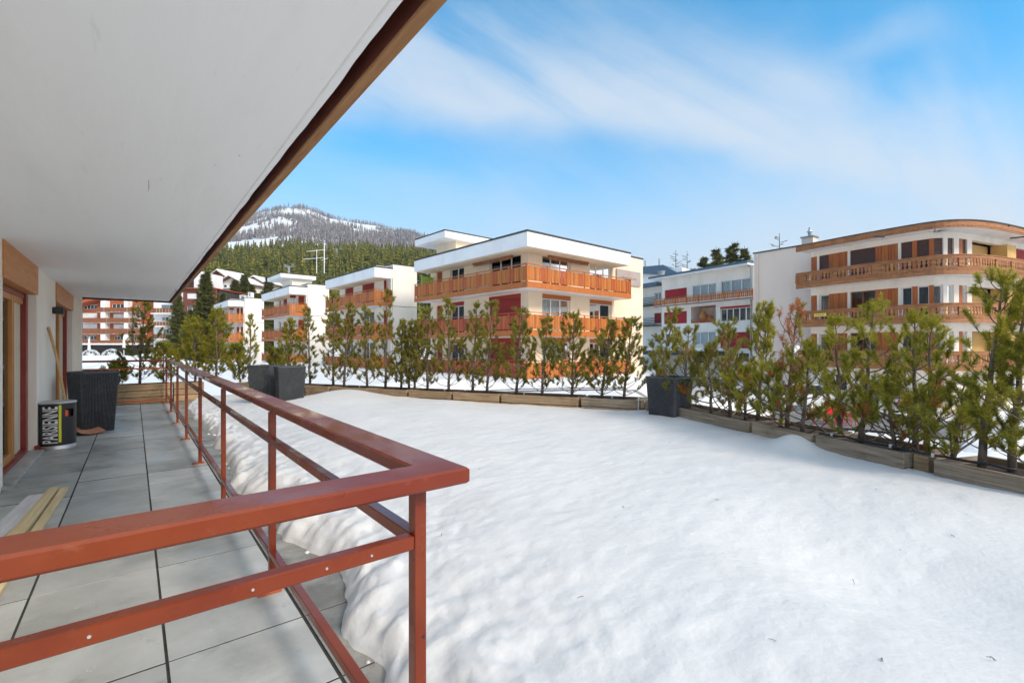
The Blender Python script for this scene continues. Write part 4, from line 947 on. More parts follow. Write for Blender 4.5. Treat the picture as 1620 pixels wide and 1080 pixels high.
# folded awnings under the roof
for (M, s0, s1) in ((lambda s, z, o: (s, WI - .25 - o, z), b1.hit(866, HY, 1, WI - .25)[0], b1.hit(929, HY, 1, WI - .25)[0]), (lambda s, z, o: (WI - .25 - o, s, z), b1.hit(812, HY, 0, WI - .25)[1], b1.hit(750, HY, 0, WI - .25)[1])):
    aw = put(b1, MB().mbox(M, s0, s1, ZF + z1_ - .12, ZF + z1_ - .003, 0, .16), 'awning_cassette', M_['tan_wood']); mb = MB(); n = max(6, int(abs(s1 - s0) / .22))
    for k in range(n):
        q0, q1 = s0 + (s1 - s0) * k / n, s0 + (s1 - s0) * (k + 1) / n; zz = ZF + z1_ - .121
        mb.add([M(q0, zz, .08), M(q1, zz, .08), M(q1, zz - .07, .08), M(q0 * .25 + q1 * .75, zz - .13, .08), M((q0 + q1) / 2, zz - .15, .08), M(q0 * .75 + q1 * .25, zz - .13, .08), M(q0, zz - .07, .08)], [tuple(range(7))])
    put(b1, mb, 'awning_valance', M_['tan_wood'], aw)
s0 = b1.hit(976, 424.7, 1, WI - .12); s1 = b1.hit(1013.6, 431.7, 1, WI - .12); s2 = b1.hit(1013.6, 453.9, 1, WI - .12)
w0 = b1.w(s0[0], WI - .12, s2[2]); sg = empty('building_sign', tuple(w0), PHI, 'bronze sheet sign with gold emblem on the end wall of the big cream block', 'sign')
SW, SH = s1[0] - s0[0], s0[2] - s2[2]
MB().bbox(0, SW, 0, .11, 0, SH, .01).build('sign_panel', M_['sign_bronze'], sg)
me, co = text_mesh('GRAND PLACE', SW * .62, SH * .135, .0, 2)
co2 = np.stack([co[:, 0] + SW * .19, np.full(len(co), -.006), co[:, 1] + SH * .40], -1); me.vertices.foreach_set('co', co2.ravel().astype(np.float32)); me.name = 'lettering'; link('lettering', me, M_['sign_dark'], sg)
mb = MB(); cxs, czs = SW * .5, SH * .73
for k in range(10):
    a = 2 * math.pi * k / 10; r = SH * .085
    mb.tube([(cxs + r * .55 * math.cos(a), -.006, czs + r * .55 * math.sin(a)), (cxs + r * .55 * math.cos(a), -.010, czs + r * .55 * math.sin(a))], SH * .042, 10)
mb.tube([(cxs, -.010, czs), (cxs, -.014, czs)], SH * .07, 16)
mb.build('emblem', M_['sign_gold'], sg)
# penthouse of block 1
def penthouse(b, cu, d, ztop, fh, over, left_u, right_u):
    P = b.loc(at(cu, HY, d)); Z = b.Z0; L = b.hit(left_u, HY, 0, P[0])[1]; R = b.hit(right_u, HY, 1, P[1])[0]
    r = put(b, MB().box(P[0], R, P[1], L, ztop + Z - fh, ztop + Z), 'penthouse_roof', M_['white']); put(b, MB().box(P[0] - .03, R + .03, P[1] - .03, L, ztop + Z + .002, ztop + Z + .08), 'roof_edge', M_['cap'], r)
    put(b, MB().box(P[0] + over, R - .3, P[1] + over * .35, L - over * .9, ZR + Z + .0, ztop + Z - fh - .002), 'penthouse_wall', M_['cream' if b is b1 else 'white_render'])
    return P, L, R
penthouse(b1, 703.9, 32.5, 9.33, .46, 1.2, 656.7, 779)
px = lambda prev, dx=3.0: (lambda b: b.loc(prev.w(dx, 0))[0])
def corner_y(b_prev, cu, d): return None
SH_R = [('shutter:red_shutter'), ('shutter:red_shutter'), ('glass')]
def bl(label, cu, cd, left_u, roof_u, pier_uv, Lw, Rw, prev, nl, nr, dx=3.0):
    C = at(cu, HY, cd); tmp = prev.loc(C)
    yp = (prev.L1 - tmp[1])                      # pier stands where the previous block ends
    return block(label, cu, cd, left_u, roof_u, roof_u - .3, Lw, Rw, pier=(pier_uv[0], pier_uv[1], pier_uv[2], max(.35, yp)), prevx=px(prev, dx), nl=nl, nr=nr)
b2 = bl('second cream apartment block from the front, with dark red shutters behind its upper balcony', 592.5, 38.6, 514.5, 621, (621.5, 655, 418), 
    [(573, 592, 443, ['shutter:red_shutter', 'glass', 'glass']), (546, 559, 452, ['shutter:red_shutter', 'shutter:red_shutter', 'glass'])],
    [(607.5, 617.5, 440.5, ['shutter:red_shutter', 'shutter:red_shutter', 'glass'])], b1, 6, 1)
b3 = bl('third apartment block, white, with a penthouse and aerial masts on its roof', 458, 51.0, 413.7, 486, (486.6, 514, 449),
    [(448, 454, 472, ['shutter:red_shutter', 'shutter:red_shutter', 'glass']), (441, 445, 473, ['glass', 'glass', 'glass'])],
    [(459, 468, 467, [('glass', 'red_shutter', 2)] * 3), (472.5, 482, 467, [('shutter:red_wood', 'red_wood')] * 2 + ['glass'])], b2, 6, 2)
b4 = bl('farthest and smallest white apartment block with yellow-orange balcony corner', 361, 66.5, 338, 386, (387, 414, 471),
    [(355, 358.5, 492, ['glass', 'glass', 'glass'])],
    [(363, 370, 487, [('glass', 'red_shutter', 1)] * 3), (375, 378.5, 487, ['shutter:red_shutter'] * 3), (381, 385.5, 487, ['shutter:red_shutter'] * 3)], b3, 5, 2)
P3 = penthouse(b3, 444, 55.5, 9.94, .45, 1.4, 423, 500)
for bb in (b1, b2, b3, b4): print('BLK', bb.root.location[:], round(bb.L1, 2), round(bb.xr, 2), round(bb.xe, 2))
# aerial masts, chimney cowls, lift pylons
def mast(u, d, v0, v1, arms, label, zb=None):
    P = at(u, v1, d); zb = P[2] if zb is None else zb; zt = zat(v0, d); root = empty('aerial_mast', (P[0], P[1], zb), -TH, label, 'aerial', 'aerial masts on the third block')
    MB().tube([(0, 0, 0), (0, 0, zt - zb)], .045 if len(arms) > 1 else .035, 8).build('pole', M_['white'], root)
    for (du0, du1, v) in arms:
        z = zat(v, d) - zb; k = d / F; MB().tube([(du0 * k, 0, z - .1), (du1 * k, 0, z + .12)], .028, 6).build('cross_arm', M_['white'], root)
mast(513, 53.5, 385, 441, [(-28, 2, 396.5), (-4, 6, 410)], 'taller white aerial mast with long cross arm on the roof of the third block', 9.6 - .0)
mast(501, 53.5, 395, 438, [(-22, 12, 409)], 'shorter white aerial mast left of the tall one on the third block', 9.6)
for (u, v0, v1, w, lab) in ((396.5, 462.5, 470, 5, 'taller white chimney cowl with arched opening on the fourth block roof'), (385, 467, 473, 8, 'low white twin chimney cowl on the fourth block roof')):
    d = 72; P = at(u, v1, d); k = d / F; ww = w * k; h = (v1 - v0) * k + .5; root = empty('chimney', (P[0], P[1], P[2] - .5), -TH, lab, 'chimney')
    mb = MB().box(-ww / 2, ww / 2, .3, .5, 0, h).box(-ww / 2, -ww / 2 + .12, -.3, .3, 0, h - .12).box(ww / 2 - .12, ww / 2, -.3, .3, 0, h - .12).box(-ww / 2, ww / 2, -.35, .3, h - .118, h).box(-ww / 2 + .12, ww / 2 - .12, -.3, .3, 0, h * .45)
    mb.build('cowl', M_['white'], root)
for (u, v0, v1, d, lab) in ((457, 421, 447, 150, 'grey ski lift pylon rising above the third block roof'), (533, 394, 412, 260, 'grey ski lift pylon among the spruces on the slope')):
    P = at(u, v1, d); zb = float(ground_z(np.array([P[0]]), np.array([P[1]]))[0]) - .3; h = zat(v0, d) - zb; root = empty('lift_pylon', (P[0], P[1], zb), -TH, lab, 'ski lift pylon', 'ski lift pylons')
    MB().tube([(0, 0, 0), (0, 0, h)], [d * .0032, d * .0024], 10).build('mast', M_['grey_metal'], root)
    k = d / F; MB().box(-8 * k, 8 * k, -.2, .2, h - .3, h).box(-7 * k, -5 * k, -.5, .5, h + .3, h + .6).box(5 * k, 7 * k, -.5, .5, h + .3, h + .6).tube([(-6 * k, 0, h + .4), (-2 * k, 0, h - .6)], .12, 6).tube([(6 * k, 0, h + .4), (2 * k, 0, h - .6)], .12, 6).build('cross_arm', M_['grey_metal'], root)

# ---------------------------------------------------------------- middle white building with blue-grey roof
def plane_bld(name, uL, dL, uR, dR, zb, label, cat='building', group=None):
    A = at(uL, HY, dL); B = at(uR, HY, dR); b = Bld(name, (A[0], A[1], zb), math.atan2(B[1] - A[1], B[0] - A[0]), label, cat, group); b.W = float(np.linalg.norm(B - A)); b.Z0 = -zb
    b.M = lambda s, z, o: (s, -o, z)
    b.rect = lambda u0, v0, u1, v1: (b.hit(u0, HY, 1, 0)[0], b.hit(u1, HY, 1, 0)[0], b.hit(u1, v1, 1, 0)[2], b.hit(u1, v0, 1, 0)[2])
    return b
mid = plane_bld('apartment_building', 1047, 59.3, 1192.2, 48.5, -2.4, 'white three-storey building with blue-grey roof edge and long slatted balcony')
R_ = mid.rect
W_ = [(R_(1051.5, 454.5, 1086.5, 470), ('shutter:crimson', None, 1)), (R_(1094.4, 447, 1132.5, 470.5), ('curtain', None, 3)), (R_(1139.5, 438.5, 1189.5, 463), ('curtain', None, 3)),
      (R_(1050.5, 491.5, 1086.5, 511), ('shutter:crimson', None, 1)), (R_(1139.5, 481.5, 1189.5, 506.5), ('glass', 'crimson', 5)),
      (R_(1052, 527, 1075, 543), ('glass', None, 3)), (R_(1095, 524, 1132, 545), ('curtain', None, 3)), (R_(1139.5, 524.5, 1189.5, 551), ('shutter:crimson', None, 1)), (R_(1095, 556, 1120, 575), ('glass', None, 1)), (R_(1150, 558, 1185, 573), ('glass', None, 2))]
log = R_(1093, 482.5, 1132.5, 509.5)
ztop = mid.hit(1187, 419.5, 1, 0)[2]
mb = wall_grid(MB(), mid.M, 0, mid.W, 0, ztop - .05, [w[0] for w in W_] + [log], .3); mb.box(-.0, .3, .31, 9, 0, ztop - .05); put(mid, mb, 'wall', M_['white_render'])
put(mid, MB().box(.4, log[0] - .5, .9, 9, 0, ztop - .2).box(log[1] + .5, mid.W, .9, 9, 0, ztop - .2).box(log[0] - .49, log[1] + .49, 2.2, 9, 0, ztop - .2).box(log[0] - .49, log[1] + .49, .9, 2.2, 0, log[2] - .3).box(log[0] - .49, log[1] + .49, .9, 2.2, log[3] + .3, ztop - .2), 'dark_room_core', M_['interior'])
for (q, st) in W_: window(mid, mid.M, q[0], q[1], q[2], q[3], st[0], st[2], lint=st[1], lh=.22)
# loggia with pots and leaning board
lg = put(mid, MB().box(log[0] - .02, log[1] + .02, 2.0, 2.1, log[2] - .1, log[3] + .1).box(log[0] - .1, log[0] - .002, .301, 2.0, log[2], log[3]).box(log[1] + .002, log[1] + .1, .301, 2.0, log[2], log[3]).box(log[0], log[1], .301, 2.0, log[2] - .12, log[2] - .002), 'loggia', M_['white_render'])
put(mid, MB().box(log[0], log[1], .0, 2.0, log[3] + .002, log[3] + .05), 'loggia_ceiling', M_['red_wood'], lg)
railing(mid, mid.M, log[0], log[1], log[2], log[2] + .42, 1, M_['red_wood'], lg, off=-.05, slat=.14)
def pot(b, x, y, z, r, h, label):
    w = b.w(x, y, z); root = empty('clay_jar', tuple(w), 0, label, 'jar', 'clay jars in the loggia')
    MB().lathe([(r * .55, 0), (r * .9, h * .3), (r, h * .55), (r * .8, h * .82), (r * .55, h * .88), (r * .7, h)], (0, 0), 20).build('jar', M_['terracotta'], root, smooth=True)
pot(mid, log[0] + (log[1] - log[0]) * .30, .9, log[2], .48, 1.35, 'tall ochre clay jar in the loggia of the white middle building')
pot(mid, log[0] + (log[1] - log[0]) * .50, 1.2, log[2], .40, .85, 'shorter ochre clay jar beside the tall one in the loggia')
put(mid, MB().add([(log[1] - 1.3, 1.9, log[2]), (log[1] - .1, 1.9, log[2]), (log[1] - .1, 1.9, log[3] - .1), (log[1] - .7, 1.9, log[3] - .3), (log[1] - 1.3, 1.96, log[2]), (log[1] - .1, 1.96, log[2]), (log[1] - .1, 1.96, log[3] - .1), (log[1] - .7, 1.96, log[3] - .3)], [(0, 1, 2, 3), (7, 6, 5, 4), (0, 3, 7, 4), (1, 5, 6, 2), (2, 6, 7, 3)]), 'leaning_panel', M_['white'])
# balcony
zb_ = mid.hit(1187, 471.5, 1, -1.2)[2]; zt_ = mid.hit(1187, 456.2, 1, -1.2)[2]; xL = mid.hit(1034.7, HY, 1, -1.2)[0]; xR = mid.hit(1191.7, HY, 1, -1.2)[0]
s = put(mid, MB().box(xL + .05, xR, -1.16, -.003, zb_, zb_ + .16), 'balcony', M_['white'])
put(mid, MB().bbox(xL, xR, -1.21, -1.162, zb_ - .02, zb_ + .10, .004), 'fascia_board', M_['brown_wood'], s)
Mb = lambda q, z, o: (q, -1.19 - o, z)
railing(mid, Mb, xL, xR, zb_ + .14, zt_, 8, M_['orange_wood'], s, slat=.15, gapw=.06)
# roof
rf = put(mid, MB().box(-1.2, mid.W, -1.0, 9.5, ztop - .05, ztop + .12), 'roof', M_['white']); put(mid, MB().box(-1.25, mid.W, -1.06, 9.6, ztop + .122, ztop + .36), 'roof_edge', M_['bluegrey'], rf)
fx = mid.hit(1046, HY, 1, 1.5)[0]
put(mid, MB().lathe([(.45, ztop + .36), (.45, ztop + 1.16), (.5, ztop + 1.18), (.5, ztop + 1.36)], (fx, 1.5), 16), 'flue', M_['grey_metal'])
put(mid, MB().tube([(mid.W - .25, -.10, 0), (mid.W - .25, -.10, ztop - .3), (mid.W - .25, -.6, ztop - .05)], .06, 8), 'downpipe', M_['grey_metal'])
# canopy with snow at street level
cz = mid.hit(1120, 556, 1, -3)[2]
cn = put(mid, MB().box(-4, mid.hit(1132, HY, 1, -3)[0], -3, -.005, cz - .45, cz), 'canopy', M_['cap']); put(mid, MB().bbox(-4.05, mid.hit(1133, HY, 1, -3)[0], -3.06, -.01, cz + .002, cz + .34, .12), 'canopy_snow', M_['snow_far'], cn)
# left wing of the middle building, set back
wl = plane_bld('apartment_wing', 1008, 66, 1046.5, 62, -2.4, 'set-back white wing with red doors left of the blue-roofed building')
q = [(wl.rect(1035, 462, 1046, 473.5), ('glass', None, 2)), (wl.rect(1035, 494.5, 1046, 511), ('shutter:red_shutter', None, 1)), (wl.rect(1034, 529, 1045, 541), ('glass', None, 2))]
zt = wl.hit(1046, 452, 1, 0)[2]
put(wl, wall_grid(MB(), wl.M, 0, wl.W, 0, zt, [w[0] for w in q], .3), 'wall', M_['white_render']); put(wl, MB().box(.2, wl.W, .9, 8, 0, zt - .1), 'dark_room_core', M_['interior'])
for (r_, st) in q: window(wl, wl.M, *r_, st[0], st[2])
put(wl, MB().box(-.8, wl.W, -.9, 8, zt + .002, zt + .5), 'roof', M_['bluegrey'])
for v in (476, 509):
    z_ = wl.hit(1040, v, 1, -1)[2]; mb = MB().box(0, wl.W, -1.1, -.004, z_ - .5, z_ - .35)
    for k in range(5): mb.box(0, wl.W, -1.12, -1.08, z_ - .3 + .2 * k, z_ - .22 + .2 * k)
    put(wl, mb, 'balcony', M_['cap'])
# white building with hipped grey roof behind
wh = plane_bld('hip_roofed_building', 1000, 84, 1079, 78, -2.4, 'tall white building with hipped grey roof behind the blue-roofed one')
zt = wh.hit(1050, 426, 1, 0)[2]
put(wh, MB().box(0, wh.W, 0, 9, 0, zt), 'wall', M_['white'])
zz = zt; W = wh.W
put(wh, MB().add([(-.5, -.6, zz), (W + .5, -.6, zz - 1.6), (W + .5, 9.6, zz - 1.6), (-.5, 9.6, zz), (-.5, -.2, zz + .9), (W - 3.2, -.2, zz + .75), (W - 3.2, 9, zz + .75), (-.5, 9, zz + .9)], [(0, 1, 5, 4), (1, 2, 6, 5), (2, 3, 7, 6), (3, 0, 4, 7), (4, 5, 6, 7)]), 'roof', M_['bluegrey'])
for k, x in enumerate((2.0, 4.6)): put(wh, MB().tube([(x, 1, zz + .7), (x, 1, zz + 2.1)], .12, 8), 'flue', M_['grey_metal'])
put(wh, MB().box(.9, 2.0, -.9, -.004, zz - 3.9, zz - 3.6), 'window_hood', M_['cap'])

# ---------------------------------------------------------------- blank pink gable block with chimney
pk = plane_bld('gable_block', 1192.5, 39.64, 1284, 35.9, -2.4, 'blank pale pink gable wall of the block joined to the round-cornered house')
put(pk, MB().box(0, pk.W, 0, 9, 0, 11.5), 'wall', M_['pink_render']); put(pk, MB().tube([(.35, -.09, 0), (.35, -.09, 11.4)], .06, 8), 'downpipe', M_['pink_render'])
put(pk, MB().box(-.06, pk.W, -.06, 9, 11.502, 11.60), 'coping', M_['cap'])
P = at(1281, HY, 38); ch = empty('chimney', (P[0], P[1], 9.0), pk.rz, 'square plastered chimney with metal cowl above the pink gable', 'chimney')
MB().box(-.42, .42, -.42, .42, 0, 1.05).build('stack', M_['pink_render'], ch); MB().bbox(-.5, .5, -.5, .5, 1.052, 1.16, .01).build('cap', M_['grey_metal'], ch); MB().lathe([(.12, 1.162), (.12, 1.5), (.19, 1.52), (.19, 1.62), (.10, 1.66), (.08, 1.9)], (0, 0), 12).build('cowl', M_['zinc'], ch, smooth=True)

# ---------------------------------------------------------------- round-cornered chalet-style house
ctrl = [(1259, 34.0), (1331.6, 31.1), (1423, 28.4), (1470, 27.3), (1499.6, 26.85), (1530, 26.75), (1560, 27.0), (1591, 27.7), (1620, 28.7), (1660, 30.2), (1720, 33)]
P_ = [at(u, HY, d)[:2] for u, d in ctrl]
def smooth_path(P, n=14):
    P = [2 * P[0] - P[1]] + list(P) + [2 * P[-1] - P[-2]]; o = []
    for i in range(1, len(P) - 2):
        for k in range(n):
            t = k / n; o.append(.5 * ((2 * P[i]) + (-P[i - 1] + P[i + 1]) * t + (2 * P[i - 1] - 5 * P[i] + 4 * P[i + 1] - P[i + 2]) * t * t + (-P[i - 1] + 3 * P[i] - 3 * P[i + 1] + P[i + 2]) * t ** 3))
    o.append(P[-2]); return np.array(o)
path = smooth_path(P_)
for _ in range(30): path[1:-1] = path[1:-1] * .5 + (path[:-2] + path[2:]) * .25
seg = np.linalg.norm(np.diff(path, axis=0), axis=1); cum = np.concatenate([[0], np.cumsum(seg)]); TOT = cum[-1]
O_ = path[0]; rd = Bld('round_cornered_house', (O_[0], O_[1], -2.35), 0, 'round-cornered chalet-style house with carved wooden balconies and orange cladding', 'building')
Zr = 2.35
def nrm(s):
    a = np.array([np.interp(s - .6, cum, path[:, 0]), np.interp(s - .6, cum, path[:, 1])]); b = np.array([np.interp(s + .6, cum, path[:, 0]), np.interp(s + .6, cum, path[:, 1])])
    t = (b - a) / np.linalg.norm(b - a); return np.array((t[1], -t[0]))
def Mp(s, z, o):            # o: outwards of the balcony edge
    p = np.array([np.interp(s, cum, path[:, 0]), np.interp(s, cum, path[:, 1])])
    if s < 0: p = path[0] + (path[1] - path[0]) / seg[0] * s
    p = p + nrm(min(max(s, .3), TOT - .3)) * o; return (p[0] - O_[0], p[1] - O_[1], z + Zr)
WIN = 1.25
def Mw(s, z, o): return Mp(s, z, o - WIN)
def s_of(u, off=0.0):
    best, bs = 1e9, 0
    for s in np.linspace(0, TOT, 1400):
        p = Mp(s, 0, off); uu = uv_of((p[0] + O_[0], p[1] + O_[1], 0))[0]
        if abs(uu - u) < best: best, bs = abs(uu - u), s
    return bs
Xp = lambda x: 1240 + x / 3.274
SW_ = {x: s_of(Xp(x), -WIN) for x in (140, 172, 182, 232, 330, 343, 473, 592, 606, 665, 690, 752, 778, 826, 835, 848, 882, 907, 926, 950, 975, 1125, 1170)}
sE = TOT - .3
storeys = [(5.62, 7.80, 8.17), (2.86, 5.02, 5.5), (.12, 2.27, 2.75)]
win = [(182, 232), (343, 473), (606, 665), (690, 752), (778, 826), (848, 882), (926, 950)]
wood = [(140, 172), (232, 330), (473, 592)]
posts = [(665, 690), (752, 778), (907, 926)]
mb = MB(); stp = .5
for i, (f, wt, top) in enumerate(storeys):
    cuts = []
    mb.mbox(Mw, SW_[140], sE, wt, top, -.3, 0, step=stp)
    mb.mbox(Mw, SW_[140], sE, f - .13, f, -.3, 0, step=stp)
    for a, c in ((172, 182), (330, 343), (592, 606), (826, 835), (835, 848), (882, 907), (950, 975)): mb.mbox(Mw, SW_[a], SW_[c], f, wt, -.3, 0)
put(rd, mb, 'wall', M_['white_render'])
for i, (f, wt, top) in enumerate(storeys):
    for a, c in wood:
        s0, s1 = SW_[a], SW_[c]; n = max(2, int((s1 - s0) / .16)); h = (s1 - s0) / n; mb = MB()
        for k in range(n): mb.mbox(Mw, s0 + h * k + .006, s0 + h * (k + 1) - .006, f, wt, -.06, -.02 + .006 * (k % 2))
        mb.mbox(Mw, s0, s1, f, wt, -.3, -.065); put(rd, mb, 'cladding', M_['chalet_wood'])
    for a, c in posts: put(rd, MB().mbox(Mw, SW_[a], SW_[c], f, wt, -.25, .0), 'window_post', M_['chalet_wood'])
    for k, (a, c) in enumerate(win):
        s0, s1 = SW_[a], SW_[c]; st = 'shutter:dark_shutter' if i == 0 else 'glass'
        window(rd, Mw, s0, s1, f, wt, st, 2 if a == 343 else 1, frame='brown_wood' if (a == 343 and i) else 'white_frame')
    # recessed loggia beyond the curve
    s0 = SW_[975]; s1 = SW_[1125]
    put(rd, MB().mbox(Mw, s0, s1, f, wt, -.75, -.65, step=.5), 'loggia_wall', M_['yellow_panel'])
    put(rd, MB().mbox(Mw, s1, SW_[1170], f, wt, -.5, .3), 'pillar', M_['yellow_panel'])
    put(rd, MB().mbox(Mw, SW_[1170] + .05, sE, f, wt, -.25, -.15, step=1), 'sliding_door', M_['red_shutter' if i == 0 else 'yellow_panel'])
# solid core behind windows
mb = MB(); vs = []; N = 40
for k in range(N + 1):
    s = SW_[140] + .2 + (sE - SW_[140] - .2) * k / N; a = Mw(s, -2.35, -1.15); vs.append(a)
ptsc = [(p[0], p[1]) for p in vs] + [(Mw(sE, 0, -1.7)[0] + 2, Mw(sE, 0, -1.7)[1] + 10), (vs[0][0] + 7, vs[0][1] + 6)]
mb.prism(ptsc, 0, 8.1 + Zr); put(rd, mb, 'dark_room_core', M_['interior'])
# roof and slabs
def slab(z0, z1, name, m, o0, o1, sa=-.0, parent=None, step=.35): return put(rd, MB().mbox(Mp, sa, TOT - .3, z0, z1, o0, o1, step=step), name, m, parent)
r_ = slab(8.16, 8.22, 'roof', M_['white'], -4.5, -.06)
f_ = slab(8.12, 8.50, 'roof_fascia', M_['tan_wood'], -.055, .0, parent=r_)
slab(8.502, 8.56, 'roof_edge', M_['cap'], -4.5, .05, parent=r_)
mb = MB(); s = .1
while s < TOT - .6: mb.mbox(Mp, s, s + .16, 8.20, 8.24, .001, .016); s += .26
put(rd, mb, 'carved_trim', M_['brown_wood'], f_)
PROF = [(0, .86), (.1, .86), (.17, .5), (.26, .30), (.36, .34), (.5, .62), (.6, .80), (.66, .72), (.74, .52), (.84, .62), (.9, .86), (1, .86)]
def balusters(mb, s0, s1, z0, z1, sp=.21, o=0.0):
    n = max(1, int((s1 - s0) / sp)); h = (s1 - s0) / n
    for k in range(n):
        c = s0 + h * (k + .5); vs = []
        for (t, w) in PROF:
            zz = z0 + (z1 - z0) * t; ww = h * w / 2; vs += [Mp(c - ww, zz, o + .02), Mp(c + ww, zz, o + .02), Mp(c + ww, zz, o - .02), Mp(c - ww, zz, o - .02)]
        fs = []
        for i in range(len(PROF) - 1):
            for j in range(4): fs.append((4 * i + j, 4 * i + (j + 1) % 4, 4 * i + 4 + (j + 1) % 4, 4 * i + 4 + j))
        mb.add(vs, fs)
bays = [s_of(Xp(x)) for x in (62, 110, 262, 270, 445, 515, 775, 915, 1100, 1180)] + [TOT - .4]
for i, zf in enumerate((5.55, 2.80, .05)):
    s_ = slab(zf - .02, zf + .12, 'balcony', M_['white'], -WIN + .003, -.07)
    slab(zf - .08, zf + .30, 'fascia_board', M_['tan_wood'], -.065, .0, parent=s_)
    mb = MB(); s = .1
    while s < TOT - .6: mb.mbox(Mp, s, s + .16, zf + .17, zf + .21, .001, .016); s += .26
    put(rd, mb, 'carved_trim', M_['brown_wood'], s_)
    slab(zf + .30, zf + .36, 'bottom_rail', M_['tan_wood'], -.09, .03, parent=s_)
    slab(zf + .84, zf + 1.00, 'top_board', M_['tan_wood'], -.07, .01, parent=s_)
    slab(zf + 1.002, zf + 1.05, 'handrail', M_['tan_wood'], -.11, .05, parent=s_)
    for k in range(len(bays)):
        q = max(bays[k], .08)
        mb = MB()
        for j, (za, zb2) in enumerate(((.36, .46), (.465, .56), (.565, .66), (.665, .76), (.765, .838))):
            e = .0 if j % 2 else .03
            mb.mbox(Mp, q - .08 - e, q + .08 + e, zf + za, zf + zb2, -.11, .03 + e)
        put(rd, mb, 'railing_post', M_['tan_wood'], s_)
        if k < len(bays) - 1:
            a, c = bays[k] + .1, bays[k + 1] - .1
            if c - a < .15: continue
            mb = MB()
            if k in (0, 4): mb.mbox(Mp, a, c, zf + .36, zf + .838, -.05, -.01, step=.4)
            else: balusters(mb, a, c, zf + .36, zf + .838, o=-.03)
            put(rd, mb, 'baluster_panel', M_['tan_wood'], s_)
# ground floor with arches and door
gd = [(s_of(1470, -WIN), s_of(1493, -WIN), -2.3, -.35), (s_of(1527, -WIN), s_of(1557, -WIN), -2.3, -.15), (s_of(1578, -WIN), s_of(1590, -WIN), -1.6, -.6), (s_of(1390, -WIN), s_of(1425, -WIN), -1.7, -.5), (s_of(1598, -WIN), s_of(1618, -WIN), -2.3, -.3), (s_of(1300, -WIN), s_of(1340, -WIN), -1.7, -.5)]
Mg = lambda s, z, o: Mw(s, z - Zr, o)
mb = wall_grid(MB(), lambda s, z, o: Mw(s, z, o), SW_[140], sE, -2.35, -.02, gd, .3, step=.5)
ac = gd[1]; n = 10; r = (ac[1] - ac[0]) / 2; hh = .7
for k in range(n):
    a0, a1 = math.pi * k / n, math.pi * (k + 1) / n; q0, q1 = (ac[0] + ac[1]) / 2 - r * math.cos(a0), (ac[0] + ac[1]) / 2 - r * math.cos(a1); z0, z1 = ac[3] - hh + hh * math.sin(a0), ac[3] - hh + hh * math.sin(a1)
    vs = [Mw(q0, z0, -.001), Mw(q1, z1, -.001), Mw(q1, ac[3], -.001), Mw(q0, ac[3], -.001), Mw(q0, z0, -.29), Mw(q1, z1, -.29), Mw(q1, ac[3], -.29), Mw(q0, ac[3], -.29)]
    mb.add(vs, [(0, 1, 2, 3), (7, 6, 5, 4), (0, 4, 5, 1)])
put(rd, mb, 'ground_floor_wall', M_['white_render'])
d0 = put(rd, MB().mbox(Mw, gd[0][0] + .02, gd[0][0] + .5, gd[0][2], gd[0][3] - .45, -.2, -.15).mbox(Mw, gd[0][0] + .5, gd[0][1] - .02, gd[0][2], gd[0][3] - .01, -.22, -.14).mbox(Mw, gd[0][0] + .02, gd[0][0] + .5, gd[0][3] - .44, gd[0][3] - .01, -.2, -.14), 'door', M_['red_shutter'])
put(rd, MB().mbox(Mw, gd[0][0] + .10, gd[0][0] + .42, -1.5, -.95, -.148, -.14), 'pane', M_['glass'], d0)
window(rd, Mw, *gd[1], 'glass', 2); window(rd, Mw, *gd[2], 'glass', 2, frame='brown_wood'); window(rd, Mw, *gd[3], 'glass', 2); window(rd, Mw, *gd[4], 'glass', 1); window(rd, Mw, *gd[5], 'glass', 2)
# awning arms, shop sign, yellow balcony sign
for (u0, v0, u1, v1) in ((1543.5, 363, 1598, 357), (1598, 377, 1625, 374), (1383, 374, 1399, 374.5)):
    a = at(u0, v0, 28.4); c = at(u1, v1, 27.8); put(rd, MB().tube([a - rd.o, c - rd.o], .045, 8), 'awning_arm', M_['cap'])
def curved_sign(name, s0, s1, z0, z1, off, m, label):
    p = Mp(s0, z0, off); root = empty(name, (p[0] + O_[0], p[1] + O_[1], z0), 0, label, 'sign'); o = np.array((p[0], p[1], p[2]))
    f = lambda s, z, q: tuple(np.array(Mp(s, z, off + q)) - o)
    return root, f
s0, s1 = s_of(1470, -WIN + .15), s_of(1508, -WIN + .15)
rt, f = curved_sign('shop_sign', s0, s1, -.38, .0, -WIN + .15, None, 'white and navy shop sign above the dark red street door')
W = s1 - s0; MB().mbox(f, s0, s1, -.42, -.05, -.12, 0).build('sign_board', M_['letter_white'], rt)
mb = MB(); mb.add([f(s0 + W * .55, -.40, .004), f(s1 - W * .06, -.40, .004), f(s1 - W * .06, -.07, .004), f(s0 + W * .63, -.07, .004)], [(0, 1, 2, 3)]); mb.build('navy_field', M_['navy'], rt)
mb = MB(); 
for (a, c, z0, z1, mm) in ((.12, .42, -.33, -.29, 0), (.24, .30, -.19, -.12, 0), (.64, .86, -.17, -.13, 1), (.62, .89, -.26, -.21, 1), (.60, .90, -.35, -.30, 1)): mb.add([f(s0 + W * a, z0, .007), f(s0 + W * c, z0, .007), f(s0 + W * c, z1, .007), f(s0 + W * a, z1, .007)], [(0, 1, 2, 3)], mm)
mb.build('sign_lines', [M_['navy'], M_['letter_white']], rt)
s0, s1 = s_of(1288.8), s_of(1308)
rt, f = curved_sign('balcony_sign', s0, s1, 3.3, 3.6, .04, None, 'small yellow name board fixed on the middle carved balcony')
MB().mbox(f, s0, s1, 3.42, 3.62, 0, .03).build('sign_board', M_['sign_yellow'], rt)
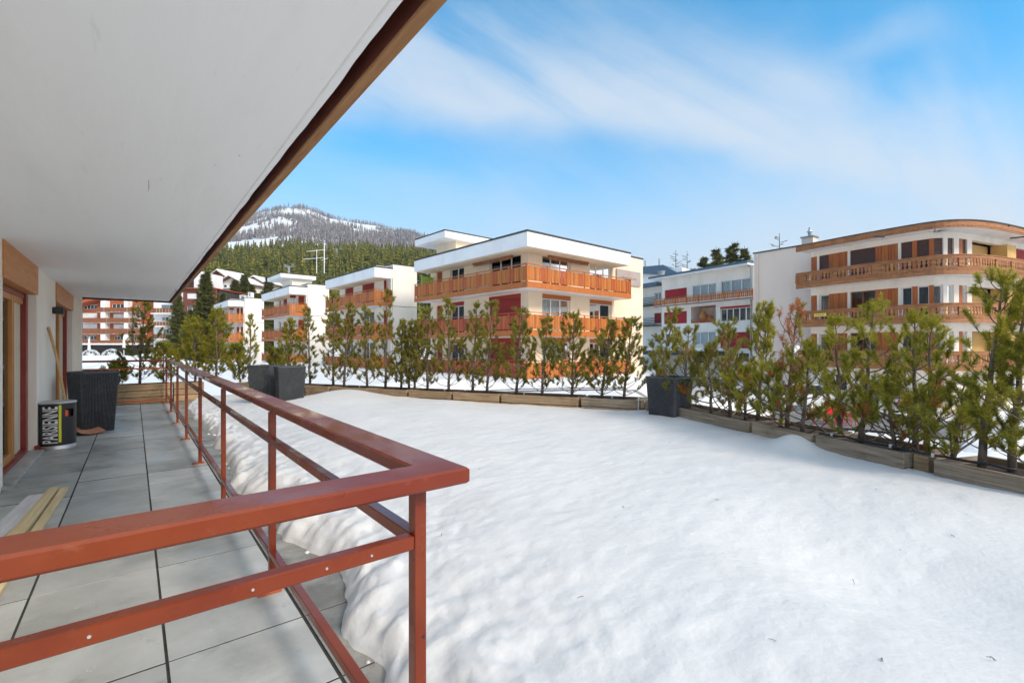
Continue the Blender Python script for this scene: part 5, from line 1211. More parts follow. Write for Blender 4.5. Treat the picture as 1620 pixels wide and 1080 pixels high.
mb = MB(); W = s1 - s0
for k in range(9):
    a = .12 + .085 * k; mb.add([f(s0 + W * a, 3.49, .034), f(s0 + W * (a + .05), 3.49, .034), f(s0 + W * (a + .05), 3.55 + .01 * (k % 3), .034), f(s0 + W * a, 3.55, .034)], [(0, 1, 2, 3)])
mb.build('sign_lines', M_['litter'], rt)

# ---------------------------------------------------------------- far hotels, chalets, domes
def far_bld(name, d, label, uL, vb, cat='building', group=None):
    P = at(uL, vb, d); b = Bld(name, (P[0], P[1], P[2]), -TH, label, cat, group); b.d = d; b.uL = uL; b.vb = vb; k = d / F
    b.M = lambda s, z, o: (s, -o, z)
    b.X = lambda u: (u - uL) * k
    b.Z = lambda v: (vb - v) * k
    b.R = lambda u0, v0, u1, v1: ((u0 - uL) * k, (u1 - uL) * k, (vb - v1) * k, (vb - v0) * k)
    return b
c7 = lambda x, y: (120 + x / 6.747, 460 + y / 6.747)
def R7(b, x0, y0, x1, y1): (u0, v0), (u1, v1) = c7(x0, y0), c7(x1, y1); return b.R(u0, v0, u1, v1)
ho = far_bld('chalet_hotel', 110, 'brown timber chalet hotel with white blinds seen past the house corner', 108, 575)
wnd = [R7(ho, *q) for q in ((80, 150, 225, 198), (385, 140, 555, 183), (625, 150, 690, 185), (80, 475, 220, 523), (405, 480, 530, 523), (605, 480, 680, 523))]
bld = [R7(ho, *q) for q in ((70, 236, 228, 290), (398, 246, 532, 300), (610, 246, 700, 300), (70, 350, 228, 402), (398, 357, 532, 410), (610, 357, 750, 410))]
mb = wall_grid(MB(), ho.M, 0, ho.X(247), ho.Z(545), ho.Z(474), wnd + bld, .4)
x0, x1 = ho.X(108), ho.X(247); mb.add([(0, 0, ho.Z(474)), (ho.X(195), 0, ho.Z(474)), (ho.X(175), 0, ho.Z(474)), (0, 0, ho.Z(492))], [(0, 2, 3)])
put(ho, mb, 'wall', M_['chalet_wood']); put(ho, MB().box(.1, x1, 1.2, 14, 0, ho.Z(475)), 'dark_room_core', M_['interior'])
for q in wnd: window(ho, ho.M, *q, 'glass', 4, th=.4)
for q in bld: window(ho, ho.M, *q, 'shutter:white', 1)
for (xa, xb2, ya, yb) in ((70, 700, 292, 345), (275, 760, 182, 232), (70, 760, 405, 465), (70, 840, 528, 562)):
    q = R7(ho, xa, ya, xb2, yb); s = put(ho, MB().box(q[0], q[1], -1.4, -.01, q[2], q[2] + .22), 'balcony', M_['white']); n = int((q[1] - q[0]) / 1.8) + 1
    for k in range(n):
        a = q[0] + (q[1] - q[0]) * k / n; mb = MB(); w = (q[1] - q[0]) / n
        mb.box(a + .05, a + w - .05, -1.44, -1.40, q[2] + .05, q[3]); put(ho, mb, 'railing_panel', M_['brown_wood'], s)
for (xa, xb2) in ((318, 365), (565, 603)): 
    q = R7(ho, xa, 110, xb2, 530); put(ho, MB().box(q[0], q[1], -1.38, .0 - .003, q[2], q[3]), 'fin_wall', M_['white'])
q = R7(ho, 60, 560, 850, 576); put(ho, MB().box(q[0], q[1], -3, -.003, q[2], q[3]), 'canopy', M_['white']); put(ho, MB().box(0, ho.X(247), 0, .6, 0, ho.Z(546)), 'shop_front', M_['interior'])
# sloping roof
mb = MB(); a = ho.Z(487); 
mb.add([(-1, -2.2, a - .6), (ho.X(172), -2.2, ho.Z(473)), (ho.X(172), 13, ho.Z(473)), (-1, 13, a - .6), (-1, -2.2, a), (ho.X(172), -2.2, ho.Z(473) + .6), (ho.X(172), 13, ho.Z(473) + .6), (-1, 13, a)], [(0, 1, 2, 3), (4, 7, 6, 5), (0, 4, 5, 1), (1, 5, 6, 2), (3, 2, 6, 7), (0, 3, 7, 4)])
put(ho, mb, 'roof', M_['red_wood'])
hb = far_bld('white_hotel', 108, 'white balconied hotel between the chalet hotel and the red-brown tower', 243, 572)
wnd = [R7(hb, *q) for q in ((908, 148, 1086, 192), (918, 278, 990, 322), (1018, 280, 1085, 345), (932, 405, 992, 452), (1018, 408, 1085, 470), (1010, 545, 1068, 590))]
put(hb, wall_grid(MB(), hb.M, 0, hb.X(290.5), 0, hb.Z(440), wnd, .4), 'wall', M_['white']); put(hb, MB().box(.1, hb.X(290), 1.2, 12, 0, hb.Z(441)), 'dark_room_core', M_['interior'])
for q in wnd: window(hb, hb.M, *q, 'mixed', 2)
for (ya, yb) in ((190, 252), (333, 388), (462, 522), (600, 672), (70, 120)):
    q = R7(hb, 850 if ya > 100 else 1020, ya, 1138, yb); s = put(hb, MB().box(q[0], q[1], -1.5, -.01, q[2], q[2] + .25), 'balcony', M_['white'])
    mb = MB(); n = 9; w = (q[1] - q[0]) / n
    for k in range(n): mb.box(q[0] + w * k + .04, q[0] + w * (k + 1) - .04, -1.55, -1.50, q[2] + .3, q[3])
    put(hb, mb, 'railing_panel', M_['brown_wood'], s)
tw = far_bld('brown_tower_block', 104, 'red-brown shingled tower block with pale window shutters', 289.5, 575)
wnd = [tw.R(296, 464, 311, 472.5), tw.R(296, 483.5, 311, 492), tw.R(296, 503, 311, 511.5), tw.R(296, 522, 311, 530), tw.R(321, 464, 334, 472.5), tw.R(321, 483.5, 334, 492)]
put(tw, wall_grid(MB(), tw.M, 0, tw.X(342), 0, tw.Z(457), wnd, .4), 'wall', M_['brick_red']); put(tw, MB().box(.1, tw.X(341), 1.2, 12, 0, tw.Z(458)), 'dark_room_core', M_['interior'])
for k, q in enumerate(wnd): window(tw, tw.M, *q, 'shutter:white' if k % 2 == 0 else 'curtain', 2)
put(tw, MB().box(-.4, tw.X(343), -.7, 12.5, tw.Z(457) + .002, tw.Z(455.5)), 'roof_edge', M_['red_wood']); put(tw, MB().box(tw.X(302), tw.X(313), 1, 9, tw.Z(455.4), tw.Z(428)), 'lift_tower', M_['white'])
# chalets on the slope
def chalet(u, v, w, h, d, label, wallm='brown_wood'):
    k = d / F; P = at(u, v, d); W = w * k; Hh = h * k; root = empty('chalet', (P[0], P[1], P[2] - 3), -TH + rnd.uniform(-.25, .25), label, 'chalet', 'snowy chalets below the forest')
    e = 3; eh = Hh * .55 + e
    MB().add([(-W / 2, 0, 0), (W / 2, 0, 0), (W / 2, 9, 0), (-W / 2, 9, 0), (-W / 2, 0, eh), (W / 2, 0, eh), (W / 2, 9, eh), (-W / 2, 9, eh), (0, 0, Hh + e - .3), (0, 9, Hh + e - .3)], [(0, 1, 5, 8, 4), (2, 3, 7, 9, 6), (1, 2, 6, 5), (3, 0, 4, 7)]).build('wall', M_[wallm], root)
    for sgn in (-1, 1):
        o = W / 2 + 1.0; mb = MB(); z0 = eh - .45; z1 = Hh + e
        mb.add([(sgn * o, -1.2, z0), (0, -1.2, z1), (0, 10, z1), (sgn * o, 10, z0), (sgn * o, -1.2, z0 + .22), (0, -1.2, z1 + .22), (0, 10, z1 + .22), (sgn * o, 10, z0 + .22)], [(0, 1, 2, 3), (4, 7, 6, 5), (0, 4, 5, 1), (1, 5, 6, 2), (2, 6, 7, 3), (3, 7, 4, 0)]); r = mb.build('roof', M_['brown_wood'], root)
        mb = MB(); mb.add([(sgn * (o - .1), -1.1, z0 + .225), (0, -1.1, z1 + .225), (0, 9.9, z1 + .225), (sgn * (o - .1), 9.9, z0 + .225), (sgn * (o - .2), -1.0, z0 + .6), (0, -1.0, z1 + .65), (0, 9.8, z1 + .65), (sgn * (o - .2), 9.8, z0 + .6)], [(4, 7, 6, 5), (0, 4, 5, 1), (1, 5, 6, 2), (2, 6, 7, 3), (3, 7, 4, 0)]); mb.build('roof_snow', M_['snow_far'], r)
    for k_ in range(3):
        x = -W * .3 + W * .3 * k_; f = MB().box(x - W * .09, x + W * .09, -.10, -.01, e + Hh * .12, e + Hh * .36).build('window', M_['white_frame'], root); MB().box(x - W * .07, x + W * .07, -.13, -.101, e + Hh * .15, e + Hh * .33).build('pane', M_['carglass'], f)
    MB().box(-W / 2 - .3, W / 2 + .3, -1.2, -.01, e + Hh * .02, e + Hh * .09).build('balcony', M_['white'], root)
chalet(347, 446, 22, 17, 150, 'dark gabled chalet with snowy eaves between the spruces, upper one')
chalet(366, 457, 34, 19, 140, 'broad white chalet with heavy snow on its roof below the gabled one', 'white_render')
chalet(404, 455, 24, 16, 150, 'pale chalet with snow-covered roof, right one below the forest', 'white_render')
chalet(321, 452, 16, 16, 150, 'small white chalet beside the red-brown tower roof', 'white_render')
# geodesic dining domes
def dome(u, v, r_px, d, label):
    bmx = bmesh.new(); bmesh.ops.create_icosphere(bmx, subdivisions=2, radius=1.0); r = r_px * d / F; P = at(u, v, d); root = empty('igloo_dome', tuple(P), 0, label, 'dome tent', 'clear dining domes in the snow')
    mb = MB()
    for e in bmx.edges:
        a, c = e.verts[0].co, e.verts[1].co
        if min(a.z, c.z) < -.12: continue
        mb.tube([a * r, c * r], .035, 4, cap=False)
    mb.build('frame', M_['white'], root); mb = MB(); vs = [v_.co * r * .99 for v_ in bmx.verts]; mb.add(vs, [tuple(q.index for q in f.verts) for f in bmx.faces if min(q.co.z for q in f.verts) > -.12]); mb.build('skin', M_['glass_soft'], root); bmx.free()
    MB().lathe([(r * .3, .0), (r * .3, .7), (r * .32, .74)], (0, 0), 14).build('table', M_['white'], root)
dome(143, 565, 12.5, 92, 'clear geodesic dining dome in the snow, nearest the house corner'); dome(177, 565, 13.5, 92, 'clear geodesic dining dome in the snow behind the small dark pine')
def parasol(u, v0, v1, d, label):
    P = at(u, v1, d); h = (v1 - v0) * d / F; root = empty('parasol', tuple(P), 0, label, 'parasol', 'closed white parasols'); MB().tube([(0, 0, 0), (0, 0, h)], .05, 6).build('pole', M_['white'], root)
    MB().lathe([(.24, h * .42), (.20, h * .6), (.12, h * .85), (.03, h)], (0, 0), 10).build('canopy', M_['white'], root)
parasol(141, 532, 568, 88, 'closed white parasol standing between the two clear domes'); parasol(196, 528, 566, 88, 'closed white parasol right of the dining domes')
P = at(142, 568, 84); tag(MB().bbox(0, 8.4, -.05, .05, 0, .5, .02).build('yellow_barrier', M_['sign_yellow'], None, loc=tuple(P - np.array((0, 0, .1))), rz=-TH), 'long low yellow barrier in front of the dining domes', 'barrier')
HAZE = 0.00020
if HAZE:
    hm = bpy.data.materials.new('haze_air'); hm.use_nodes = True; hn = hm.node_tree; hn.nodes.clear(); ho_ = hn.nodes.new('ShaderNodeOutputMaterial'); hv = hn.nodes.new('ShaderNodeVolumePrincipled')
    hv.inputs['Color'].default_value = (.86, .90, .97, 1); hv.inputs['Density'].default_value = HAZE; hv.inputs['Anisotropy'].default_value = 0.2; hn.links.new(hv.outputs[0], ho_.inputs['Volume'])
    zmin = float(GZ.min()) - 5; tag(MB().box(-2750, 2750, -2750, 2750, zmin, 520).build('haze', hm), kind='stuff')
# ---------------------------------------------------------------- street level things beyond the hedge
def gz(x, y): return float(ground_z(np.array([float(x)]), np.array([float(y)]))[0])
# paved street patch and path strip (4 cm above the snow sheet, following it)
def strip(name, pts, wdt, m, lift, kind='structure'):
    pts = [np.array(p[:2]) for p in pts]; vs = []; fs = []; P = []
    for a, b in zip(pts[:-1], pts[1:]):
        for t in np.linspace(0, 1, 14)[:-1]: P.append(a + (b - a) * t)
    P.append(pts[-1]); n = 9
    for i, p in enumerate(P):
        t = P[min(i + 1, len(P) - 1)] - P[max(i - 1, 0)]; t = t / np.linalg.norm(t); nn = np.array((-t[1], t[0]))
        for k in range(n): q = p + nn * (k / (n - 1) - .5) * wdt; vs.append((q[0], q[1], gz(q[0], q[1]) + lift))
    for i in range(len(P) - 1):
        for k in range(n - 1): fs.append((i * n + k, i * n + k + 1, (i + 1) * n + k + 1, (i + 1) * n + k))
    o = MB().add(vs, fs).build(name, m, smooth=True); return tag(o, kind=kind)
strip('street', [at(1150, 0, 27), at(1290, 0, 24), at(1450, 0, 21.5), at(1620, 0, 19), at(1850, 0, 17)], 5.5, M_['asphalt'], .10)
strip('path', [at(560, 0, 21), at(760, 0, 20), at(1000, 0, 21)], 0.5, M_['asphalt'], .09)
# heaped snow along the street
def heap(u, d, rx, ry, h, label, seed):
    P = at(u, HY, d); z = gz(P[0], P[1]); n = 28; vs = []; xs = np.linspace(-1, 1, n); X, Y = np.meshgrid(xs, xs, indexing='ij'); r = np.hypot(X, Y)
    Z = h * np.clip(1 - r ** 1.8, 0, 1) ** .7 * (.75 + .6 * fbm(X * 2 + seed, Y * 2, 4, seed)) - .15
    V = np.stack([X * rx, Y * ry, Z], -1).reshape(-1, 3); i, j = np.meshgrid(np.arange(n - 1), np.arange(n - 1), indexing='ij'); q = (i * n + j).ravel()
    o = link('snow_heap', mesh_np('snow_heap', V, np.stack([q, q + n, q + n + 1, q + 1], -1), True), M_['snow_far'], loc=(P[0], P[1], z), rz=-TH)
    tag(o, label, 'snow heap', 'cleared snow heaps beyond the hedge')
heap(1590, 17, 1.9, 1.2, .9, 'bright snow heap behind the tall grey-barked pine on the right', 1); heap(1130, 26, 3.5, 1.6, 1.1, 'long snow heap at the street side below the white middle building', 2)
heap(1230, 30, 3.0, 1.4, 1.0, 'snow heap below the pink gable wall', 3); heap(700, 22.5, 4.5, .8, .45, 'low ridge of snow along the path below the big cream block', 4); heap(930, 23.0, 4.5, .8, .5, 'low ridge of snow right of the balcony corner of the big cream block', 5)
heap(170, 60, 9, 4, 1.5, 'broad snow bank below the dining domes', 6); heap(240, 40, 5, 3, 1.2, 'snow bank behind the far railing corner', 7)
tag(MB().bbox(-1.1, 1.1, -.25, .25, 0, .10, .01).bbox(-1.4, -.2, -.6, -.4, .0, .07, .01).build('timber_boards', M_['new_pine'], None, loc=tuple(np.array(at(718, HY, 15.5)[:2]).tolist() + [gz(*at(718, HY, 15.5)[:2]) + .12]), rz=-TH + .2), 'yellow timber boards lying on the snow behind the hedge', 'boards')
# red chairs
def chair_parts():
    s = MB().bbox(-.22, .22, -.22, .22, .42, .46, .01).mesh('seat'); b = MB()
    for k in range(4): b.bbox(-.21, .21, .20, .225, .52 + .11 * k, .60 + .11 * k, .006)
    b.bbox(-.23, -.20, .20, .23, .46, .96, .004).bbox(.20, .23, .20, .23, .46, .96, .004); b = b.mesh('backrest')
    l = MB().tube([(0, 0, 0), (0, 0, .42)], .016, 6).mesh('leg')
    for m in (s, b, l): m.materials.append(M_['red_plastic'])
    return s, b, l
cs, cb_, cl = chair_parts()
for i, (u, d, a, lab) in enumerate(((1296, 22, .3, 'red slatted chair on the street, leftmost, partly behind the pines'), (1312, 22.6, 2.2, 'red slatted chair second from the left on the street'), (1322, 21.8, -.6, 'red slatted chair in the middle of the street group'), (1334, 22.4, 1.2, 'red slatted chair right of the middle of the street group'), (1343, 21.6, 3.0, 'red slatted chair nearest the street snow at the right of the group'), (1366, 22.8, .8, 'red slatted chair standing alone at the right of the street group'))):
    P = at(u, HY, d); root = empty('red_chair', (P[0], P[1], gz(P[0], P[1]) + .10), a, lab, 'chair', 'red chairs on the street')
    for me, nm in ((cs, 'seat'), (cb_, 'backrest')): o = bpy.data.objects.new(nm, me); COL.objects.link(o); o.parent = root
    for (x, y) in ((-.19, -.19), (.19, -.19), (.19, .19), (-.19, .19)): o = bpy.data.objects.new('leg', cl); COL.objects.link(o); o.parent = root; o.location = (x, y, 0)
# cars
def car(u, d, rz, m, label):
    P = at(u, HY, d); root = empty('parked_car', (P[0], P[1], gz(P[0], P[1]) + .11), rz, label, 'car', 'cars parked along the street')
    L_, W_c = 2.05, .86; prof = [(-L_, .35), (-L_ * .98, .72), (-L_ * .62, .86), (-L_ * .30, 1.36), (L_ * .42, 1.40), (L_ * .78, .95), (L_ * .98, .85), (L_, .38)]
    def shell(pf, w0, w1, zt=0):
        mb = MB(); n = len(pf); vs = []
        for sg, w in ((-1, w0), (1, w0)):
            for (x, z) in pf: vs.append((x, sg * (w if z < .9 else w1), z))
        fs = [tuple(range(n)), tuple(range(2 * n - 1, n - 1, -1))] + [(i, i + n, (i + 1) % n + n, (i + 1) % n) for i in range(n)]
        return mb.add(vs, fs)
    body = shell([(-L_, .30), (-L_ * .99, .70), (-L_ * .62, .88), (L_ * .80, .92), (L_ * .99, .82), (L_, .32)], W_c, W_c * .97).build('body', m, root)
    shell([(-L_ * .60, .885), (-L_ * .30, 1.36), (L_ * .42, 1.38), (L_ * .78, .925)], W_c * .9, W_c * .72).build('glasshouse', M_['carglass'], root); MB().bbox(-L_ * .28, L_ * .40, -W_c * .70, W_c * .70, 1.37, 1.43, .03).build('roof', m, root)
    for x in (-1.3, 1.25):
        for y in (-.80, .80):
            w = MB().tube([(x, y - .10, .32), (x, y + .10, .32)], .32, 18).build('wheel', M_['tyre'], root); MB().tube([(x, y - .11, .32), (x, y + .11, .32)], .19, 12).build('rim', M_['zinc'], w)
    for y in (-.6, .6): MB().bbox(-L_ - .01, -L_ * .96, y - .16, y + .16, .60, .72, .02).build('headlight', M_['lampglass'], root)
car(1262, 27.5, -TH + .1, M_['carwhite'], 'white car parked on the street below the pink gable, seen through pines'); car(1392, 25.5, -TH - .15, M_['carpaint'], 'silver car parked in front of the round-cornered house behind the pines'); car(1128, 33, -TH, M_['carpaint'], 'silver car parked below the canopy of the white middle building')
# street lamp with globes, small blue sign
P = at(1261, HY, 31); zb = gz(P[0], P[1]); root = empty('street_lamp', (P[0], P[1], zb), -TH, 'street lamp with three white globes in front of the pink gable wall', 'street lamp')
zt = zat(557, 31) - zb; MB().tube([(0, 0, 0), (0, 0, .3), (0, 0, zt)], [.09, .06, .045], 10).build('pole', M_['grey_metal'], root)
for dx, dz in ((-.22, .1), (.0, .28), (.85, .28)):
    MB().tube([(0, 0, zt - .25), (dx * .6, 0, zt - .2), (dx, 0, zt + dz - .18)], .02, 6).build('arm', M_['grey_metal'], root)
    MB().lathe([(.02, dz + zt - .17), (.12, dz + zt - .13), (.17, dz + zt), (.12, dz + zt + .13), (.02, dz + zt + .17)], (dx, 0), 14).build('globe', M_['lampglass'], root, smooth=True)
P = at(1366, HY, 24); root = empty('parking_sign', (P[0], P[1], gz(P[0], P[1])), -TH, 'small square blue parking sign seen between the pines', 'sign'); zt = zat(617, 24) - gz(P[0], P[1])
MB().tube([(0, 0, 0), (0, 0, zt)], .03, 8).build('pole', M_['grey_metal'], root); MB().bbox(-.09, .09, -.05, -.03, zt - .1, zt + .12, .004).build('sign_plate', mat('parking_blue', (.01, .09, .45), .4), root)

# ---------------------------------------------------------------- trees
def needles(P0, P1, per, ln, wd, spread=.55, seed=1, tmin=0.0, droop=0.0):
    r = np.random.default_rng(seed); N = len(P0); P0 = np.repeat(P0, per, 0); P1 = np.repeat(P1, per, 0); ax = P1 - P0; L = np.linalg.norm(ax, axis=1, keepdims=True) + 1e-9; ax = ax / L
    t = tmin + (1 - tmin) * r.random((N * per, 1)) ; base = P0 + ax * L * t
    rv = r.normal(size=(N * per, 3)); rv -= ax * (rv * ax).sum(1, keepdims=True); rv /= np.linalg.norm(rv, axis=1, keepdims=True) + 1e-9
    d = ax * (spread + .35 * t) + rv; d[:, 2] -= droop; d /= np.linalg.norm(d, axis=1, keepdims=True)
    side = np.cross(d, r.normal(size=(N * per, 3))); side /= np.linalg.norm(side, axis=1, keepdims=True) + 1e-9
    l = ln * (.7 + .5 * r.random((N * per, 1))); w = wd / 2
    V = np.stack([base - side * w, base + side * w, base + d * l], 1).reshape(-1, 3); Fc = np.arange(len(V)).reshape(-1, 3)
    return V, Fc
def nrmz(v): return v / (np.linalg.norm(v) + 1e-9)
def pine_skeleton(Hh, Rr, seed, lean=(0, 0), low=.08, up=.45, dens=1.0, top_w=.25, sparse=0.0, prof=None, deadp=.012):
    r = random.Random(seed); wood = MB(); S0, S1, dead = [], [], []
    n = 9; tr = []
    for i in range(n + 1):
        t = i / n; tr.append(np.array((lean[0] * t ** 1.3 + r.uniform(-.012, .012) * (i > 0), lean[1] * t ** 1.3 + r.uniform(-.012, .012) * (i > 0), Hh * t * .965)))
    rad = [(.020 + .006 * Hh) * (1 - .82 * i / n) for i in range(n + 1)]
    wood.tube(tr, rad, 8)
    def tp(t):
        x = t * n; i = min(int(x), n - 1); return tr[i] + (tr[i + 1] - tr[i]) * (x - i)
    z = low * Hh; k = 0
    while z < Hh * .97:
        t = z / Hh; nb = max(2, int(round((3.6 + r.random() * 1.5) * dens * (1 if t < .85 else .8))))
        a0 = r.uniform(0, 6.28)
        for b in range(nb):
            if r.random() < sparse * (.5 + .5 * math.sin(t * 9 + seed)): continue
            a = a0 + 6.283 * b / nb + r.uniform(-.4, .4)
            pr = (prof(t) if prof else (min(1, .55 + t * 1.1) if t < .35 else 1 - (t - .35) / .65 * (1 - top_w)))
            Lb = Rr * pr * r.uniform(.45, 1.3); base = tp(t); pts = [base]; el = r.uniform(.05, .35) + up * .5 * t; p = base.copy(); m = 5
            for j in range(m):
                el += up * .32; a += r.uniform(-.16, .16); st = Lb / m
                p = p + np.array((math.cos(a) * math.cos(el), math.sin(a) * math.cos(el), math.sin(el))) * st + np.array((r.uniform(-1, 1), r.uniform(-1, 1), r.uniform(-1, 1))) * st * .12
                pts.append(p.copy())
            rb = .0035 + .010 * Lb; wood.tube(pts, [rb * (1 - .75 * j / m) for j in range(m + 1)], 5, cap=False)
            tip = nrmz(pts[-1] - pts[-2]); S0.append(pts[-1] - tip * .03); S1.append(pts[-1] + tip * r.uniform(.05, .09))
            nsh = max(2, int(Lb / .085))
            for q in range(nsh):
                tt = 1 - .55 * r.random() ** 1.3; x = tt * m; i = min(int(x), m - 1); bp = pts[i] + (pts[i + 1] - pts[i]) * (x - i); tg = nrmz(pts[i + 1] - pts[i])
                sd = np.array((r.gauss(0, 1), r.gauss(0, 1), r.gauss(.55, .5))); sd = nrmz(tg * .8 + sd * .55); sl = r.uniform(.06, .13)
                e = bp + sd * sl; e[2] += .02; wood.tube([bp, e], [.003, .002], 3, cap=False)
                if t < .6 and r.random() < deadp: dead.append((bp, e))
                else: S0.append(bp + (e - bp) * .15); S1.append(e)
        z += Hh * r.uniform(.045, .075) / (.55 + .45 * dens)
    top = tr[-1]; S0.append(top - np.array((0, 0, .02))); S1.append(top + np.array((0, 0, .09)))
    for q in range(4): a = q * 1.57 + .3; S0.append(top + np.array((0, 0, -.03))); S1.append(top + np.array((math.cos(a) * .06, math.sin(a) * .06, .05)))
    return wood, np.array(S0), np.array(S1), dead
GRP = 'young mountain pines in the planter hedge'
def hedge_pine(x, y, z0, ztop, Rr, seed, label, lean=(0, 0), d=8, deadf=False, mt='needles', name='mountain_pine', **kw):
    Hh = ztop - z0; root = empty(name, (x, y, z0), 0, label, 'pine', GRP)
    wood, S0, S1, dead = pine_skeleton(Hh, Rr, seed, lean, **kw)
    wood.build('trunk', M_['bark'], root, smooth=True)
    per, ln, wd = (140, .043, .0034) if d < 5.5 else ((105, .045, .0046) if d < 8 else (115, .047, .0050))
    if deadf:
        r = np.random.default_rng(seed); k = r.random(len(S0)) < deadf
        V, Fc = needles(S0[k], S1[k], int(per * .38), ln, wd, seed=seed + 5, droop=.35); link('dead_needles', mesh_np('dead_needles', V, Fc), M_['needles_dead'], root)['label'] = 'withered orange needle tufts'
        S0, S1 = S0[~k], S1[~k]
    if len(S0):
        V, Fc = needles(S0, S1, per, ln, wd, seed=seed); link('crown', mesh_np('crown', V, Fc), M_[mt], root)
    if dead and not deadf:
        D0 = np.array([a for a, b in dead]); D1 = np.array([b for a, b in dead]); V, Fc = needles(D0, D1, int(per * .8), ln, wd, seed=seed + 3, droop=.3); link('dead_needles', mesh_np('dead_needles', V, Fc), M_['needles_dead'], root)['label'] = 'withered orange needle tufts'
    return root
oL = np.array((.879, .476)) * .27; oR = np.array((.927, -.375)) * .27
LA2 = (LA[0] + oL[0], LA[1] + oL[1]); LB2 = (LB[0] + oL[0], LB[1] + oL[1]); RA2 = (RA[0] + oR[0], RA[1] + oR[1]); RB2 = (RB[0] + oR[0], RB[1] + oR[1])
def hp(line, ub, ut, vt, w, label, **kw):
    if line == 'F': r = ray(ub); t = 14.95 / r[1]; x, y, d = r[0] * t, 14.95, t
    elif line == 'L': x, y, d = on_line(ub, LA2, LB2)
    else: x, y, d = on_line(ub, RA2, RB2)
    top = at(ut, vt, d); x += rnd.uniform(-.07, .07); y += rnd.uniform(-.07, .07); lean = (top[0] - x, top[1] - y)
    kw.setdefault('d', d)
    return hedge_pine(x, y, PT - .08, top[2], .36 * w, int(ub * 7 + vt), label, lean, **kw)
O = dict(mt='needles_olive')
sp_low = dict(low=.12, dens=.85)
hp('F', 222, 228, 478, 1.7, 'dark slender pine with clumped tiers behind the far railing', dens=.9, mt='needles_olive', sparse=.35)
hp('F', 190, 186, 575, .9, 'low pine shrub behind the far railing, left of the dark slender pine')
hp('F', 262, 258, 545, 1.3, 'low bushy pine behind the far railing corner')
hp('F', 308, 307, 503, 1.6, 'bushy bright green pine just right of the far railing corner', dens=1.3)
hp('F', 345, 341, 489, 1.7, 'bushy pine with rounded tip in front of the smallest apartment block', dens=1.3)
hp('L', 378, 372, 545, 1.1, 'low pine between the bushy pine and the slender one at the white pier', dens=1.2)
hp('L', 400, 397, 497, .95, 'slender pine with airy tiers against the white pier of the third block', dens=.7, low=.2)
hp('L', 437, 433, 552, .9, 'low olive pine behind the pair of wicker planters', **O)
hp('L', 462, 460, 503, .95, 'pine with leaning tip right above the pair of wicker planters', dens=1.1)
hp('L', 488, 487, 486, .85, 'pine standing right of the wicker pair against the white pier', dens=.8, **O)
LL = [(524, 527, 463, .9, 'tall pine in front of the left end of the second block balcony'), (549, 555, 478, .75, 'narrow pine under the shaded balcony of the second block'), (577, 577, 483, .72, 'narrow pine under the balcony corner of the second block'),
      (612, 613, 457, .9, 'tallest pine in front of the second block, at the right end of its balcony'), (632, 637, 506, .62, 'thin pine just right of the tallest one'), (645, 652, 507, .6, 'thin dark pine in front of the left end of the big block'), (660, 662, 512, .6, 'thin pine under the left end of the big block balcony'),
      (672, 676, 491, .72, 'pine under the left corner of the big block balcony'), (709, 710, 473, .85, 'tall pine in front of the shuttered windows of the big block'), (748, 754, 480, .72, 'airy pine between two tall ones before the big block'), (775, 780, 477, .8, 'pine in front of the large dark red shutter'),
      (819, 827, 487, .85, 'pine just left of the balcony corner of the big block'), (857, 865, 504, .8, 'sparse pine right of the balcony corner of the big block'), (903, 908, 496, .95, 'pine before the curtained windows of the big block'), (947, 967, 509, .85, 'pine leaning right before the big block'), (990, 1001, 504, .85, 'pine in front of the end wall of the big block')]
for i, (ub, ut, vt, w, lab) in enumerate(LL): hp('L', ub, ut, vt, w * 1.15, lab, dens=rnd.uniform(.75, 1.05), low=.08, sparse=rnd.uniform(0, .25), prof=lambda t: 1.25 if t < .35 else 1.25 - (t - .35) / .65 * .95, **(O))
hp('L', 1033, 1068, 488, .95, 'pine leaning strongly to the right beside the lone wicker planter', dens=.8, low=.1, **O)
full = dict(deadp=.10, dens=.54, low=.02, prof=lambda t: 1.65 - t * 1.0 if t < .4 else 1.25 - (t - .4) / .6 * 1.0)
hp('R', 1082, 1089, 520, 1.35, 'upright pine just right of the lone wicker planter', **full, **O)
hp('R', 1122, 1120, 553, 1.15, 'lower pine between two taller ones left of the bare-stemmed pine', **full, **O)
hp('R', 1152, 1151, 511, 1.22, 'dense pine in front of the lower windows of the white middle building', **full, **O)
hp('R', 1196, 1215, 486, .75, 'bare-stemmed pine with green tufts on top against the pink gable', low=.50, dens=1.0, up=.8, prof=lambda t: 1.0 if t < .85 else .6)
hp('R', 1178, 1180, 590, 1.08, 'low green pine in front of the bare-stemmed one', **full)
hp('R', 1243, 1262, 480, .75, 'dying pine with orange needles and bare stem against the pink gable', deadf=.86, low=.34, dens=.7, up=.7, prof=lambda t: 1.0 if t < .85 else .6)
hp('R', 1230, 1228, 585, 1.01, 'low green pine at the foot of the dying orange one', **full)
hp('R', 1285, 1283, 548, 1.01, 'mid-height pine right of the dying orange one', **full)
hp('R', 1318, 1322, 504, 1.01, 'pine below the yellow balcony sign of the round-cornered house', **full)
hp('R', 1374, 1381, 480, 1.05, 'tall bushy pine in front of the carved balconies, centre of the round-cornered house', **full)
hp('R', 1436, 1446, 499, 0.97, 'pine with brown dead heart left of the shop sign', **full)
hp('R', 1466, 1474, 505, 0.68, 'thin pine right against the one left of the shop sign', **full)
hp('R', 1512, 1526, 600, 0.89, 'low pine shrub in front of the arched opening', **full)
hp('R', 1571, 1586, 436, .62, 'tall pine with pale grey trunk and open tiers at the right edge', low=.12, dens=.85, sparse=.25, prof=lambda t: .9 if t < .9 else .5)
